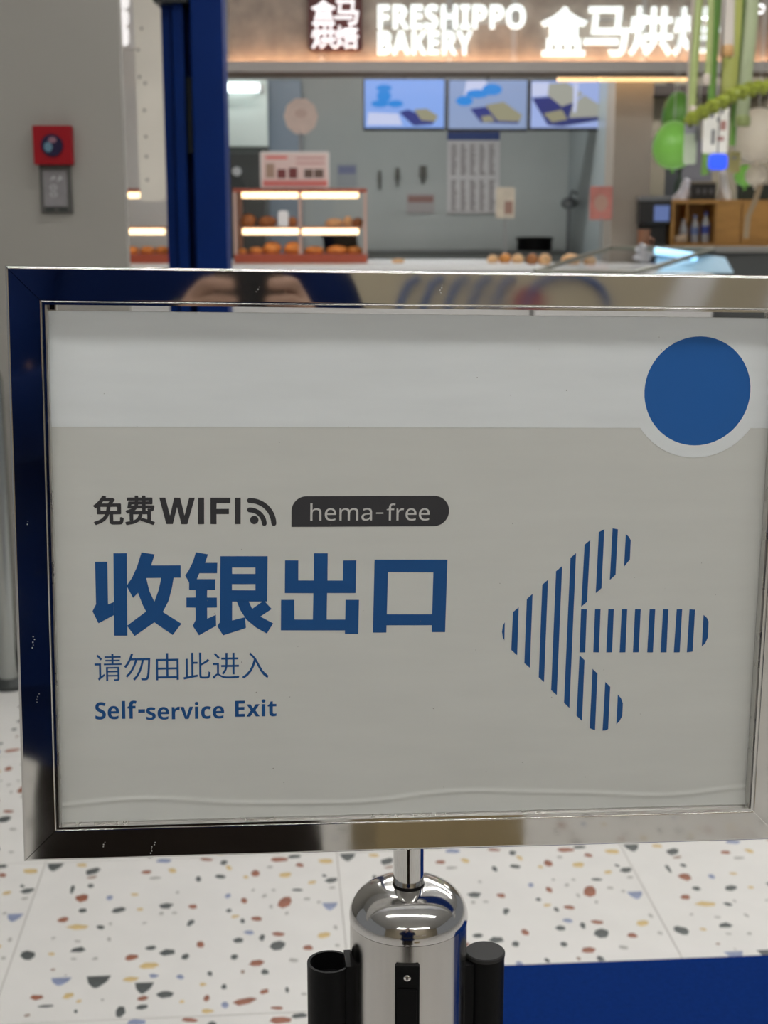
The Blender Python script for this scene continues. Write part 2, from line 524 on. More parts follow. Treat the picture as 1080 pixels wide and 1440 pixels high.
# ---- walls and ceiling
wall_grey = mat('grey_wall_paint', (0.30, 0.288, 0.262), 0.6, var=0.02, scale=3)
ceil_mat = mat('ceiling_paint', (0.55, 0.55, 0.53), 0.8, var=0.03, scale=2)
beige = mat('beige_wall', (0.42, 0.36, 0.26), 0.6, var=0.05, scale=4)
navy = mat('navy_painted_steel', (0.0015, 0.021, 0.140), 0.45, var=0.08, scale=6, spec=0.12)
dark = mat('dark_base', (0.03, 0.035, 0.035), 0.4)

ex = at(173, 185, 3.93).x
wall_left = MB().box(-6, ex, 3.93, 3.97, 0, 3.6).build('wall_left', wall_grey)
tag(wall_left, 'plain grey painted wall with a red alarm box', 'wall', kind='structure')
bb = MB().box(-6, ex, 3.905, 3.93, 0.0, 0.07).build('baseboard_left', dark, bevel=0.004)
tag(bb, 'dark skirting along the grey wall', 'baseboard', kind='structure')
ceiling = MB().box(-6, 8, -5, 15, 3.6, 3.7).build('ceiling', ceil_mat)
tag(ceiling, 'pale grey ceiling of the hall', 'ceiling', kind='structure')
wall_back = MB().box(-5.5, 7.5, -4.9, -4.7, 0, 3.6).build('wall_back', beige)
tag(wall_back, 'beige wall across the hall', 'wall', kind='structure')
wall_far = MB().box(-6, 8, 14.2, 14.4, 0, 3.6).build('wall_far', mat('far_wall', (0.38, 0.35, 0.29), 0.7))
tag(wall_far, 'beige brown wall far behind the bakery', 'wall', kind='structure')

# ---- linear ceiling lamps
lamp_white = mat('lamp_diffuser', (1, 1, 1), 0.5, emit=CEILING_LAMP, emit_color=(1.0, 0.99, 0.965))
lamp_body = mat('lamp_housing', (0.8, 0.8, 0.8), 0.4)


def ceiling_lamp(x, y, ln, label, w=0.06, drop=0.25):
    z = 3.6 - drop
    t = Thing('ceiling_lamp_offscreen', label, 'lamp', (x, y, z - 0.05), group='linear lamps under the ceiling')
    t.part(MB().box(x - ln / 2, x + ln / 2, y - w / 2 - 0.01, y + w / 2 + 0.01, z - 0.035, z), 'housing', lamp_body)
    t.part(MB().box(x - ln / 2 + 0.01, x + ln / 2 - 0.01, y - w / 2, y + w / 2, z - 0.05, z - 0.035), 'diffuser_offscreen', lamp_white)
    for s in (-1, 1):
        t.part(MB().tube([(x + s * ln * 0.4, y, z), (x + s * ln * 0.4, y, 3.6)], 0.004, 6), 'hanger', lamp_body)


for x, y, ln, w, lab in ((0.3, 0.02, 3.8, 0.06, 'long white linear lamp hung over the exit sign'), (0.9, -3.4, 5.4, 0.06, 'long white linear lamp hung before the beige wall'),
                         (1.5, 2.9, 4.0, 0.06, 'long white linear lamp hung behind the exit sign, over the terrazzo'), (1.5, 4.7, 4.0, 0.06, 'long white linear lamp hung level with the navy partition'),
                         (0.6, 6.6, 6.6, 0.07, 'longest white linear lamp, hung before the bakery'), (-2.6, 1.2, 2.4, 0.06, 'short white linear lamp hung before the grey wall'),
                         (3.0, 11.1, 2.6, 0.20, 'broad white fill lamp added over the drinks corner')):  # the broad last one is an added, unseen fill brightening the drinks corner
    ceiling_lamp(x, y, ln, lab, w)

# ---- navy folding partition between the wall and the bakery
PY = 5.0
t = Thing('folding_partition', 'dark navy blue steel partition post with folded leaves beside the bakery', 'partition', (at(275, 185, PY).x, PY, 0))
x = lambda px: at(px, 185, PY).x
for k, (a, b, d0, d1) in enumerate(((228, 243, 0.05, 0.16), (245, 260, 0.02, 0.13), (271.5, 316, 0.0, 0.14))):
    t.part(MB().box(x(a), x(b), PY + d0, PY + d1, 0.0, 3.6), 'leaf', navy, bevel=0.004)
t.part(MB().box(x(229), x(315), PY + 0.135, PY + 0.16, 0.0, 3.59), 'rear_plate', navy)
for k in range(3):
    t.part(MB().tube([(x(265.5), PY + 0.05, 0.5 + k), (x(265.5), PY + 0.05, 0.75 + k)], 0.012, 8), 'hinge', dark)
t.part(MB().box(x(222), x(268), PY - 0.02, PY + 0.15, at(0, 4, PY).z, 3.58), 'header_box', dark, bevel=0.004)

# ---- steel kick post against the grey wall
px_ = at(-2, 700, 3.80).x
t = Thing('wall_guard_post', 'brushed steel guard post standing at the foot of the grey wall', 'post', (px_, 3.80, 0))
gp = mat('guard_post_steel', (0.42, 0.44, 0.43), 0.25, 1.0)
t.part(MB().lathe((px_, 3.80, 0), [(0.028, 0.0), (0.028, 0.86), (0.022, 0.885), (0.008, 0.895)], 28), 'tube', gp, smooth=True)
t.part(MB().lathe((px_, 3.80, 0), [(0.05, 0.0), (0.05, 0.012), (0.03, 0.03)], 28), 'foot', dark, smooth=True)

# ---- fire alarm box and plate on the grey wall
WY = 3.93
red = mat('alarm_red', (0.27, 0.004, 0.010), 0.5, var=0.06, scale=10, spec=0.2)
x0, x1, z0, z1 = rect(50.5, 177.5, 104, 232, WY)
t = Thing('alarm_call_point', 'red square alarm call point with a round dark button on the grey wall', 'alarm', ((x0 + x1) / 2, WY, z0))
t.part(MB().box(x0, x1, WY - 0.035, WY, z0, z1), 'box', red, bevel=0.003)
cx, cz, r = (x0 + x1) / 2 + 0.001, (z0 + z1) / 2 - 0.001, 0.029
ring = MB().flat([circle(cx, cz, r)], WY - 0.041, 0.007)
btn = t.part(ring, 'button_disc', mat('button_navy', (0.012, 0.008, 0.04), 0.25), bevel=0.0)
t.part(MB().flat([circle(cx - 0.010, cz - 0.004, 0.011, 0.013, 18)], WY - 0.0416, 0.0008), 'button_mark', mat('button_teal', (0.10, 0.20, 0.27), 0.4), parent=btn)
t.part(MB().flat([circle(cx + 0.002, cz + 0.014, 0.011, 0.008, 18)], WY - 0.0416, 0.0008), 'button_mark', mat('button_mauve', (0.23, 0.11, 0.15), 0.4), parent=btn)
x0, x1, z0, z1 = rect(57.5, 233, 102, 300, WY)
t = Thing('alarm_plate', 'grey metal label box mounted under the red alarm call point', 'plate', ((x0 + x1) / 2, WY, z0))
t.part(MB().box(x0, x1, WY - 0.012, WY, z0, z1), 'back_box', mat('plate_dark', (0.10, 0.10, 0.095), 0.4, 0.4), bevel=0.002)
face = t.part(MB().box(x0 + 0.010, x1 - 0.012, WY - 0.016, WY - 0.012, z0 + 0.018, z1 - 0.014), 'face', mat('plate_face', (0.225, 0.215, 0.225), 0.45, 0.2, var=0.08, scale=40), bevel=0.001)
pm = mat('plate_mark', (0.42, 0.42, 0.43), 0.5)
w_, h_ = x1 - x0, z1 - z0
for (u, v, du, dv) in ((0.45, 0.72, 0.018, 0.004), (0.66, 0.70, 0.016, 0.006)):
    t.part(MB().flat([[(x0 + u * w_ - du / 2, z0 + v * h_ - dv), (x0 + u * w_ + du / 2, z0 + v * h_ + 0.6 * dv), (x0 + u * w_, z0 + v * h_ + dv * 2.2)]], WY - 0.0166), 'mark', pm, parent=face)
for v in (0.40, 0.54):
    t.part(MB().flat([circle(x0 + 0.44 * w_, z0 + v * h_, 0.010, 0.007, 18), list(reversed(circle(x0 + 0.44 * w_, z0 + v * h_, 0.0065, 0.004, 18)))], WY - 0.0166), 'mark', pm, parent=face)
for u in (0.32, 0.74):
    t.part(MB().box(x0 + u * w_ - 0.013, x0 + u * w_ + 0.011, WY - 0.0165, WY - 0.012, z0 + 0.005, z0 + 0.014), 'clip', dark)

# ---- blue entrance mat beside the post
m = MB().box(0.125, 2.2, 0.9, 2.258, 0.0, 0.007)
mat_o = m.build('floor_mat', mat('mat_blue', (0.0015, 0.022, 0.145), 0.95, var=0.12, scale=120, bump=0.15, spec=0.08), bevel=0.002)
mat_o.rotation_euler = (0, 0, YAW)
tag(mat_o, 'flat royal blue mat lying on the terrazzo beside the post', 'mat')

# ================================================================== the sign stand
chrome = mat('polished_steel', (0.72, 0.715, 0.70), 0.045, 1.0, rough_var=0.02, scale=18)
chrome_dark = mat('steel_inner_channel', (0.66, 0.65, 0.63), 0.32, 1.0, rough_var=0.08, scale=60)
steel_post = mat('brushed_steel_post', (0.58, 0.565, 0.545), 0.20, 1.0, rough_var=0.07, scale=30, stretch=(6, 6, 0.6))
steel_cap = mat('polished_steel_cap', (0.66, 0.65, 0.645), 0.11, 1.0, rough_var=0.03, scale=25)
black_plastic = mat('black_plastic', (0.006, 0.006, 0.0065), 0.42, 0.0, bump=0.03, scale=300, spec=0.10)
black_cap_mat = mat('black_plastic_cap', (0.022, 0.022, 0.022), 0.6, spec=0.3)
blue_ink = mat('blue_print', (0.012, 0.085, 0.27), 0.45, spec=0.3)
blue_badge = mat('blue_badge_print', (0.018, 0.125, 0.42), 0.42, spec=0.3)
grey_ink = mat('charcoal_print', (0.045, 0.045, 0.050), 0.45, spec=0.3)
paper_white = mat('white_print', (0.815, 0.855, 0.875), 0.42, var=0.025, scale=14, stretch=(1, 1, 6), spec=0.3)
paper_grey = mat('grey_paper', (0.66, 0.67, 0.64), 0.42, var=0.022, scale=14, stretch=(1, 1, 6), spec=0.3, bump=0.01)
paper_pill = mat('pill_letter_print', (0.62, 0.62, 0.60), 0.45, spec=0.3)

SIGN_RZ = math.radians(6.027)
stand = empty('sign_stand', (0.0147, 0.786, 0.0),
              'chrome-framed exit sign with a white and grey poster on a steel belt post', 'sign', rz=SIGN_RZ)
base_inv = (Matrix.Translation(Vector((0.0147, 0.786, 0.0))) @ Matrix.Rotation(SIGN_RZ, 4, 'Z')).inverted()
HEAD = base_inv @ (Matrix.Translation(Vector((0.01955, 0.78031, 1.1013))) @ Matrix.Rotation(SIGN_RZ, 4, 'Z')
                   @ Matrix.Rotation(math.radians(-1.55), 4, 'X') @ Matrix.Rotation(math.radians(1.01), 4, 'Y'))
IW, IH, BW, BD = 0.4093 / 2, 0.297 / 2, 0.0190, 0.020      # inner half sizes, bar width, bar depth

# rounded-rectangle bar profile: (offset outwards from the opening, depth)
prof = []
q_ = rounded(0.0, BW, 0.0, BD, 0.0014, 5)
for i, p in enumerate(q_):                 # extra points beside each rounded corner keep the broad faces optically flat
    n_ = q_[(i + 1) % len(q_)]
    prof.append(p)
    d_ = Vector((n_[0] - p[0], n_[1] - p[1]))
    if d_.length > 0.004:
        e_ = d_.normalized() * 0.0002
        prof += [(p[0] + e_.x, p[1] + e_.y), (n_[0] - e_.x, n_[1] - e_.y)]


def frame_bar(side):
    v, f = [], []
    n = len(prof)
    for end in (-1, 1):
        for (w, d) in prof:
            if side in 'TB':
                s = 1 if side == 'T' else -1
                v.append((end * (IW + w - 0.00022), d, s * (IH + w)))
            else:
                s = 1 if side == 'R' else -1
                v.append((s * (IW + w), d, end * (IH + w - 0.00022)))
    for i in range(n):
        j = (i + 1) % n
        f.append((i, j, j + n, i + n))
    f.append(tuple(range(n)))
    f.append(tuple(reversed(range(n, 2 * n))))
    mb = MB().add(v, f)
    o = mb.build('frame_bar', chrome, stand, smooth=True, matrix=HEAD)
    bm = bmesh.new(); bm.from_mesh(o.data); bmesh.ops.recalc_face_normals(bm, faces=bm.faces); bm.to_mesh(o.data); bm.free()
    return o


bars = {s: frame_bar(s) for s in 'TBLR'}
# thin raised lip around the opening, and the channel that holds the poster
lip = 0.0013
for s, b in bars.items():
    m = MB()
    if s == 'T':
        m.box(-IW, IW, -0.0001, 0.0012, IH - lip, IH)
    elif s == 'B':
        m.box(-IW, IW, -0.0001, 0.0012, -IH, -IH + lip)
    elif s == 'L':
        m.box(-IW, -IW + lip, -0.0004, 0.0012, -IH + lip, IH - lip)
    else:
        m.box(IW - lip, IW, -0.0004, 0.0012, -IH + lip, IH - lip)
    m.build('lip', chrome, b)
m = MB()
m.box(-IW, -IW + 0.0022, 0.0012, 0.0075, -IH, IH)
m.build('channel', chrome_dark, bars['L'])
m = MB()
m.box(IW - 0.0022, IW, 0.0012, 0.0075, -IH, IH)
m.build('channel', chrome_dark, bars['R'])
m = MB()
m.box(-IW, IW, 0.0060, 0.0076, -IH, -IH + 0.0015)
m.build('channel', chrome_dark, bars['B'])
for s in (-1, 1):
    MB().box(s * IW - (0.0062 if s > 0 else 0), s * IW + (0.0062 if s < 0 else 0), 0.0090, 0.0140, IH - 0.0058, IH).build(
        'corner_key', chrome_dark, bars['T'], bevel=0.0004)
    MB().box(s * (IW - 0.0040) - 0.0013, s * (IW - 0.0040) + 0.0013, 0.0086, 0.0090, IH - 0.0042, IH - 0.0014).build(
        'key_slot', black_plastic, bars['T'])

# ---- poster (mm in the poster plane, converted to metres)
PN = 0.0080                                # poster plane behind the front of the frame
PT = 0.1438                                # poster top edge, a slot stays open above it


def film_edge(u):                          # wavy edge where the laminate lifts near the bottom
    return -0.1375 + 0.0026 * math.sin((u + 0.21) * 31.0) + 0.0006 * math.sin(u * 70)


def relief(u, v):
    d = v - film_edge(u)
    ridge = -0.0007 * math.exp(-(d / 0.0012) ** 2)
    return ridge - (0.0016 * min(1.0, max(0.0, -d / 0.012)))


m = MB()
NU, rows = 60, [-0.1490 + 0.0008 * i for i in range(26)] + [-0.125, -0.10, 0.0, 0.10, PT]
for j, v in enumerate(rows):
    for i in range(NU + 1):
        u = -0.2040 + 0.408 * i / NU
        m.v.append((u, PN + (relief(u, v) if j < 26 else 0.0), v))
for j in range(len(rows) - 1):
    for i in range(NU):
        a = j * (NU + 1) + i
        m.f.append((a, a + 1, a + NU + 2, a + NU + 1))
k = len(m.v)
m.box(-0.2040, 0.2040, PN + 0.0006, PN + 0.0030, -0.1490, PT)
poster = m.build('poster_panel', paper_grey, stand, smooth=True, matrix=HEAD)
poster['label'] = 'grey and white printed poster with blue lettering and a striped arrow'


def mm(loops):
    return [[(p[0] / 1000.0, p[1] / 1000.0) for p in lp] for lp in loops]


Y1, Y2, Y3 = PN - 0.00010, PN - 0.00018, PN - 0.00026
MB().flat([[(-0.2040, 0.0810), (0.2040, 0.0810), (0.2040, PT), (-0.2040, PT)]], Y1).build('white_band', paper_white, poster)
MB().flat([circle(0.1595, 0.1021, 0.0390, 0.0382, 64)], Y1 - 0.00004).build('badge_ring', paper_white, poster)
MB().flat([circle(0.1595, 0.1021, 0.0311, 0.0311, 64)], Y2).build('round_badge', blue_badge, poster)
for ch, polys in BIG_GLYPHS.items():
    m = MB()
    for lp in polys:
        m.flat(mm(lp), Y1)
    m.build('headline_character', blue_ink, poster)
for b in ARROW_BARS:
    MB().flat(mm([b]), Y1).build('arrow_bar', blue_ink, poster)
MB().heavy_text('免费', -0.1812, -0.1474, 0.0261, 0.0428, Y1, 0.00040).build('wifi_lettering', grey_ink, poster)
for lp in WIFI_LETTERS:
    MB().flat(mm([lp]), Y1).build('wifi_letter', grey_ink, poster)
m = MB()
icx, icz = -0.0950, 0.0262
m.flat([circle(-0.0924, 0.0287, 0.0024, n=20)], Y1)
for r0, r1 in ((0.0068, 0.0096), (0.0121, 0.0150)):
    rm, hw = (r0 + r1) / 2, (r1 - r0) / 2
    o = circle(icx, icz, r1, n=16, a0=4, a1=90) + circle(icx, icz + rm, hw, n=6, a0=90, a1=270)
    o += list(reversed(circle(icx, icz, r0, n=16, a0=4, a1=90))) + circle(icx + rm, icz + 0.0005, hw, n=6, a0=180, a1=360)
    m.flat([o], Y1)
m.build('wifi_symbol', grey_ink, poster)
MB().flat([rounded(-0.0716, 0.0179, 0.0246, 0.0421, (0.0, 0.0087, 0.0087, 0.0085), 10)], Y1).build('network_pill', grey_ink, poster)
HEMA = [(p[0] / 1000, p[1] / 1000) for p in PILL_BOXES]
HP = MB()
HP.text(sans('hema', False), HEMA[0][0], HEMA[1][0], HEMA[1][1], HEMA[0][1], Y2)
HP.text(sans('free', False), HEMA[4][0], HEMA[5][0], HEMA[5][1], HEMA[4][1], Y2)
HP.flat([[(HEMA[2][0], HEMA[3][1]), (HEMA[3][0], HEMA[3][1]), (HEMA[3][0], HEMA[2][1]), (HEMA[2][0], HEMA[2][1])]], Y2)
HP.build('pill_lettering', paper_pill, poster)
MB().text('请勿由此进入', -0.1823, -0.0844, -0.0637, -0.0478, Y1, offset=-0.002).build('notice_lettering', blue_ink, poster)
SB = [(p[0] / 1000, p[1] / 1000) for p in SELF_BOXES]
SE = MB().text(sans('Self'), SB[0][0], SB[1][0], SB[1][1], SB[0][1], Y1)
SE.text(sans('service'), SB[4][0], SB[5][0], SB[5][1], SB[6][1], Y1)
SE.flat([[(SB[2][0], SB[3][1] - .0004), (SB[3][0], SB[3][1] - .0004), (SB[3][0], SB[2][1] + .0004), (SB[2][0], SB[2][1] + .0004)]], Y1)
SE.build('exit_lettering', blue_ink, poster)
MB().text(sans('Exit'), -0.1035, -0.0798, -0.0864, -0.0761, Y1, offset=0.0).build('exit_lettering', blue_ink, poster)
spk = random.Random(3)
dots = MB()
for i in range(46):                        # stray dirt specks on the print
    x, z, r = spk.uniform(-0.19, 0.19), spk.uniform(-0.135, 0.135), spk.uniform(0.0001, 0.00028)
    dots.flat([circle(x, z, r, r * spk.uniform(.6, 1.6), n=6)], Y3)
tag(dots.build('dirt_specks', mat('dirt', (0.22, 0.21, 0.19), 0.8), poster), kind='stuff')

spots = {s: MB() for s in 'LBT'}                    # dried splashes and nicks on the polished bars
for (s, u, v, n_) in (('L', -0.214, -0.035, 5), ('L', -0.2125, -0.068, 4), ('L', -0.216, 0.03, 2), ('B', -0.150, -0.158, 6), ('B', -0.178, -0.157, 3), ('T', 0.01, 0.160, 4), ('T', -0.09, 0.158, 3)):
    for k_ in range(n_):
        a_, b_ = u + spk.uniform(-0.0006, 0.0006) - 0.0004 * k_, v - 0.0016 * k_ * (1 if s == 'L' else 0.8)
        spots[s].flat([circle(a_, b_, spk.uniform(0.00018, 0.0004), n=7)], -0.00006)
for s, mb_ in spots.items():
    tag(mb_.build('dried_splashes', mat('splash', (0.55, 0.55, 0.53), 0.7), bars[s]), kind='stuff')

# ---- post, dome, belt heads (local: axis at the origin, -Y is the front)
MB().lathe((0, 0, 0), [(0.165, 0.0), (0.165, 0.006), (0.155, 0.014), (0.06, 0.024), (0.037, 0.03)], 48).build('base_plate', steel_post, stand, smooth=True)
MB().lathe((0, 0, 0), [(0.0352, 0.02), (0.0352, 0.8855)], 64).build('post_body', steel_post, stand, smooth=True)
cp = [(0.0352, 0.8857), (0.0356, 0.8860), (0.0357, 0.8872)]
for i in range(1, 13):
    t = math.radians(90 * i / 12)
    cp.append((0.0092 + 0.0265 * math.cos(t) ** 0.9 if i < 12 else 0.0092, 0.8872 + 0.0205 * math.sin(t)))
dome = MB().lathe((0, 0, 0), cp, 64).build('dome_cap', steel_cap, stand, smooth=True)
MB().lathe((0, 0, 0), [(0.0092, 0.900), (0.0092, 0.9345)], 32).build('sign_tube', chrome, stand, smooth=True)
MB().lathe((0, 0, 0), [(0.0093, 0.9068), (0.0096, 0.9078), (0.0093, 0.9088)], 32).build('tube_collar', black_plastic, stand, smooth=True)


def screw(name, c, parent, axis):
    mb = MB().lathe((0, 0, 0), [(0.0021, 0.0), (0.0021, 0.0006), (0.0014, 0.0012), (0.0007, 0.0013), (0.0006, 0.0007)], 14)
    mtx = Matrix.Translation(Vector(c)) @ (Matrix.Rotation(math.radians(90), 4, 'X') if axis == 'Y' else Matrix.Identity(4))
    return mb.build(name, steel_cap, parent, smooth=True, matrix=mtx)


# front belt clip
m = MB()
m.box(-0.0072, 0.0072, -0.0372, -0.030, 0.790, 0.8745)
clip = m.build('belt_clip', black_plastic, stand, bevel=0.0006, matrix=Matrix.Rotation(math.radians(-8), 4, 'Z'))
MB().box(-0.0056, 0.0056, -0.0384, -0.0371, 0.792, 0.8600).build('clip_tongue', black_plastic, clip, bevel=0.0005)
screw('screw', (0.0, -0.0372, 0.8672), clip, 'Y')
# left belt receiver: an open half tube
m = MB()
n, ri, ro, z0, z1 = 28, 0.0116, 0.0134, 0.775, 0.8595
c = (-0.0478, 0.0)
for z in (z0, z1):
    for rr in (ri, ro):
        for i in range(n + 1):
            a = math.radians(22 + 316 * i / n)
            m.v.append((c[0] + rr * math.cos(a), c[1] + rr * math.sin(a), z))
q = n + 1
for i in range(n):
    m.f += [(q + i, q + i + 1, 3 * q + i + 1, 3 * q + i), (i + 1, i, 2 * q + i, 2 * q + i + 1),
            (2 * q + i, 3 * q + i, 3 * q + i + 1, 2 * q + i + 1)]
m.f += [(0, q, 3 * q, 2 * q), (q + n, n, 2 * q + n, 3 * q + n)]
m.lathe((c[0], c[1], 0), [(0.0117, z0), (0.0117, 0.848)], 24)
m.box(-0.0385, -0.0335, -0.010, 0.010, z0, 0.8610)
rec = m.build('belt_receiver', black_plastic, stand, smooth=True)
screw('screw', (c[0] - 0.002, 0.001, 0.848), rec, 'Z')
# right belt head: closed tube with a flat cap
m = MB().lathe((0.0470, 0, 0), [(0.0118, 0.775), (0.0118, 0.8585)], 36)
m.box(0.0335, 0.0385, -0.010, 0.010, 0.775, 0.8575)
head = m.build('belt_head', black_plastic, stand, smooth=True)
MB().lathe((0.0470, 0, 0), [(0.0121, 0.8585), (0.0121, 0.8605), (0.0114, 0.8612)], 36).build('end_cap', black_cap_mat, head, smooth=True)

# ================================================================== the bakery
FY = 10.0                                   # fascia plane
fascia_m = mat('fascia_terrazzo', (0.40, 0.335, 0.285), 0.6, var=0.2, scale=9)
rim_m = mat('fascia_rim', (0.45, 0.42, 0.40), 0.5)
seam_m = mat('fascia_seam', (0.58, 0.55, 0.53), 0.5)
warm = mat('warm_led', (1, 0.8, 0.5), 0.5, emit=22.0, emit_color=(1.0, 0.58, 0.32))
letter_white = mat('lit_letter', (1, 1, 1), 0.4, emit=1.0, emit_color=(0.90, 1.0, 0.97))
letter_side = mat('lit_letter_pink', (1, 1, 1), 0.4, emit=0.85, emit_color=(1.0, 0.93, 0.96))
maroon = mat('maroon_box', (0.085, 0.012, 0.010), 0.45)

x0, x1, z0, z1 = rect(318, -80, 1180, 86, FY)
L = at(318, 86, FY).x
R_ = at(1180, 86, FY).x
zb = at(540, 86, FY).z
zt = 3.6
t = Thing('bakery_fascia', 'brown speckled fascia of the bakery behind the glowing letters', 'fascia', ((L + R_) / 2, FY, zb))
seams = [318, 452, 632, 723, 905, 1075, 1180]
for a, b in zip(seams, seams[1:]):
    t.part(MB().box(at(a, 60, FY).x + 0.022, at(b, 60, FY).x - 0.022, FY, FY + 0.12, zb, zt - 0.005), 'fascia_panel', fascia_m, bevel=0.004)
t.part(MB().box(L, R_, FY + 0.03, FY + 0.10, zb, zt - 0.01), 'seam_backing', seam_m)
za, zc = at(540, 101, FY - 0.12).z, at(540, 86, FY - 0.12).z
fas = t
t = Thing('light_trough', 'pale rim and brown soffit under the fascia hiding a warm strip light', 'light', ((L + R_) / 2, FY - 0.1, za))
t.part(MB().box(L - 0.03, R_, FY - 0.13, FY - 0.10, za, zc), 'rim', rim_m, bevel=0.004)
t.part(MB().box(L - 0.03, R_, FY - 0.10, FY + 0.30, za, za + 0.015), 'soffit_board', mat('soffit_brown', (0.14, 0.10, 0.07), 0.6))
t.part(MB().box(L, R_, FY - 0.055, FY - 0.035, za + 0.015, za + 0.027), 'led_strip', warm)
fas.part(MB().box(L - 0.06, L, FY, FY + 0.12, zb, zt - 0.005), 'end_cap', rim_m)

# ---- lit lettering on the fascia


def lettering(name, label, body, px0, py0, px1, py1, offset, mtl, y=FY - 0.03, rails=None):
    a, b, c, d = rect(px0, py0, px1, py1, y)
    t = Thing(name, label, 'lettering', ((a + b) / 2, y, c))
    m = MB().text(body, a, b, c, d, y, offset=offset, extrude=0.012, bevel=0.006)
    t.part(m, 'letters', mtl)
    for f in (0.25, 0.75):
        t.part(MB().box(a + 0.02, b - 0.02, y + 0.012, FY, c + (d - c) * f - 0.008, c + (d - c) * f + 0.008), 'mounting_rail', rim_m)
    return t


lettering('lit_lettering', 'glowing white block letters FRESHIPPO, upper line on the fascia', sans('FRESHIPPO'), 531, 6, 739, 41, 0.006, letter_white)
lettering('lit_lettering', 'glowing white block letters BAKERY, lower line on the fascia', sans('BAKERY'), 531, 43.5, 665, 77, 0.006, letter_white)
y = FY - 0.03
for ch, lab_, (a_, b_) in zip('盒马烘焙', ('large glowing white character with a peaked roof shape', 'large glowing white character with a hooked foot',
                                       'large glowing white character with two splayed feet, beside the streamers', 'large glowing white character partly hidden by the green streamers'),
                              ((760, 826), (822, 884), (885, 946), (947, 1012))):
    lettering('lit_character', lab_, ch, a_, 9, b_, 79, 0.013, letter_white)
a, b, c, d = rect(433, -12, 509.5, 71, FY - 0.06)
t = Thing('maroon_sign_box', 'dark red sign box with four glowing white characters on the fascia', 'sign', ((a + b) / 2, FY - 0.06, c))
o = t.part(MB().flat([rounded(a, b, c, d, 0.03)], FY - 0.06, 0.06), 'box', maroon)
for ch, (p, q, r, s) in zip('盒马烘焙', ((438, 0, 472, 35), (470, 0, 504, 35), (438, 36, 472, 69), (471, 36, 504, 69))):
    e = rect(p, q, r, s, FY - 0.07)
    t.part(MB().text(ch, e[0], e[1], e[2], e[3], FY - 0.075, offset=0.014, extrude=0.012), 'character', letter_side, parent=o)

# ---- shell of the bakery kitchen
BY = 13.0
tile_wall = mat('kitchen_wall', (0.42, 0.45, 0.44), 0.35, var=0.04, scale=2)
XL, XR = at(322, 200, BY).x - 0.6, at(800, 200, BY).x
w = MB().box(XL, XR, BY, BY + 0.1, 0, 3.0).build('wall_kitchen', tile_wall)
tag(w, 'pale grey green back wall of the bakery kitchen', 'wall', kind='structure')
xc = at(864, 200, 10.9).x
m = MB()
m.v = [(XR, BY, 0), (xc, 10.9, 0), (xc, 10.9, 3.0), (XR, BY, 3.0), (XR + 0.1, BY, 0), (xc + 0.1, 10.95, 0), (xc + 0.1, 10.95, 3.0), (XR + 0.1, BY, 3.0)]
m.f = [(0, 1, 2, 3), (5, 4, 7, 6), (1, 5, 6, 2), (4, 0, 3, 7), (3, 2, 6, 7)]
w = m.build('wall_kitchen_side', mat('kitchen_side_wall', (0.36, 0.41, 0.42), 0.35))
tag(w, 'bluish grey side wall of the bakery kitchen', 'wall', kind='structure')
cl = MB().box(XL, xc + 0.1, 10.3, BY, 3.0, 3.05).build('ceiling_kitchen', mat('kitchen_ceiling', (0.5, 0.5, 0.48), 0.7))
tag(cl, 'ceiling of the bakery kitchen', 'ceiling', kind='structure')
a, b, c, d = rect(862, 112, 915, 372, 10.6)
col = MB().box(a, b, 10.6, 11.0, 0, 3.6).build('trim_1', mat('beige_column', (0.36, 0.315, 0.265), 0.55, var=0.05, scale=3), bevel=0.006)
tag(col, 'beige column between the kitchen and the drinks corner', 'column', kind='structure')

# kitchen lamps and the bright cold-room door on the left
kl = mat('kitchen_lamp', (1, 1, 1), 0.5, emit=26.0, emit_color=(0.98, 1.0, 0.985))
for yy in (11.0,):
    t = Thing('kitchen_lamp_offscreen', 'flat white lamp panel on the kitchen ceiling before the menu screens', 'lamp', (0.2, yy, 2.95))
    t.part(MB().box(-1.0, 1.4, yy - 0.12, yy + 0.12, 2.97, 3.0), 'frame', lamp_body)
    t.part(MB().box(-0.97, 1.37, yy - 0.10, yy + 0.10, 2.955, 2.97), 'diffuser_offscreen', kl)
a, b, c, d = rect(300, 112, 376, 206, 12.4)
t = Thing('cold_room_door', 'pale mint lit panel door beside the navy partition', 'door', ((a + b) / 2, 12.4, 0))
t.part(MB().box(a, b, 12.4, 12.46, c, d), 'door_leaf', mat('mint_panel', (0.78, 0.86, 0.82), 0.5), bevel=0.005)
t.part(MB().box(a, b, 12.38, 12.5, c - 0.05, c), 'sill', mat('dark_sill', (0.06, 0.07, 0.065), 0.5))
t.part(MB().box(a, b, 12.42, 12.5, 0, c - 0.05), 'lower_panel', mat('oven_grey', (0.085, 0.09, 0.085), 0.35, 0.3))
p0, p1 = at(306, 123, 12.2), at(365, 123, 12.2)
t = Thing('tube_lamp', 'bright cold white tube lamp in front of the mint panel', 'lamp', (p0.lerp(p1, .5) - Vector((0, 0, .03))))
t.part(MB().tube([p0, p1], 0.036, 14), 'tube', mat('tube_light', (1, 1, 1), 0.4, emit=3.6, emit_color=(0.86, 1.0, 1.0)), smooth=True)
for p in (p0, p1):
    t.part(MB().box(p.x - 0.02, p.x + 0.02, 12.2 - 0.03, 12.4, p.z - 0.03, p.z + 0.03), 'holder', lamp_body)
a, b, c, d = rect(376, 112, 423, 260, 12.7)
t = Thing('blue_grey_cabinet', 'tall blue grey steel cabinet behind the round paddle sign', 'cabinet', ((a + b) / 2, 12.7, 0))
bg_ = mat('blue_grey_steel', (0.27, 0.33, 0.40), 0.4, 0.2)
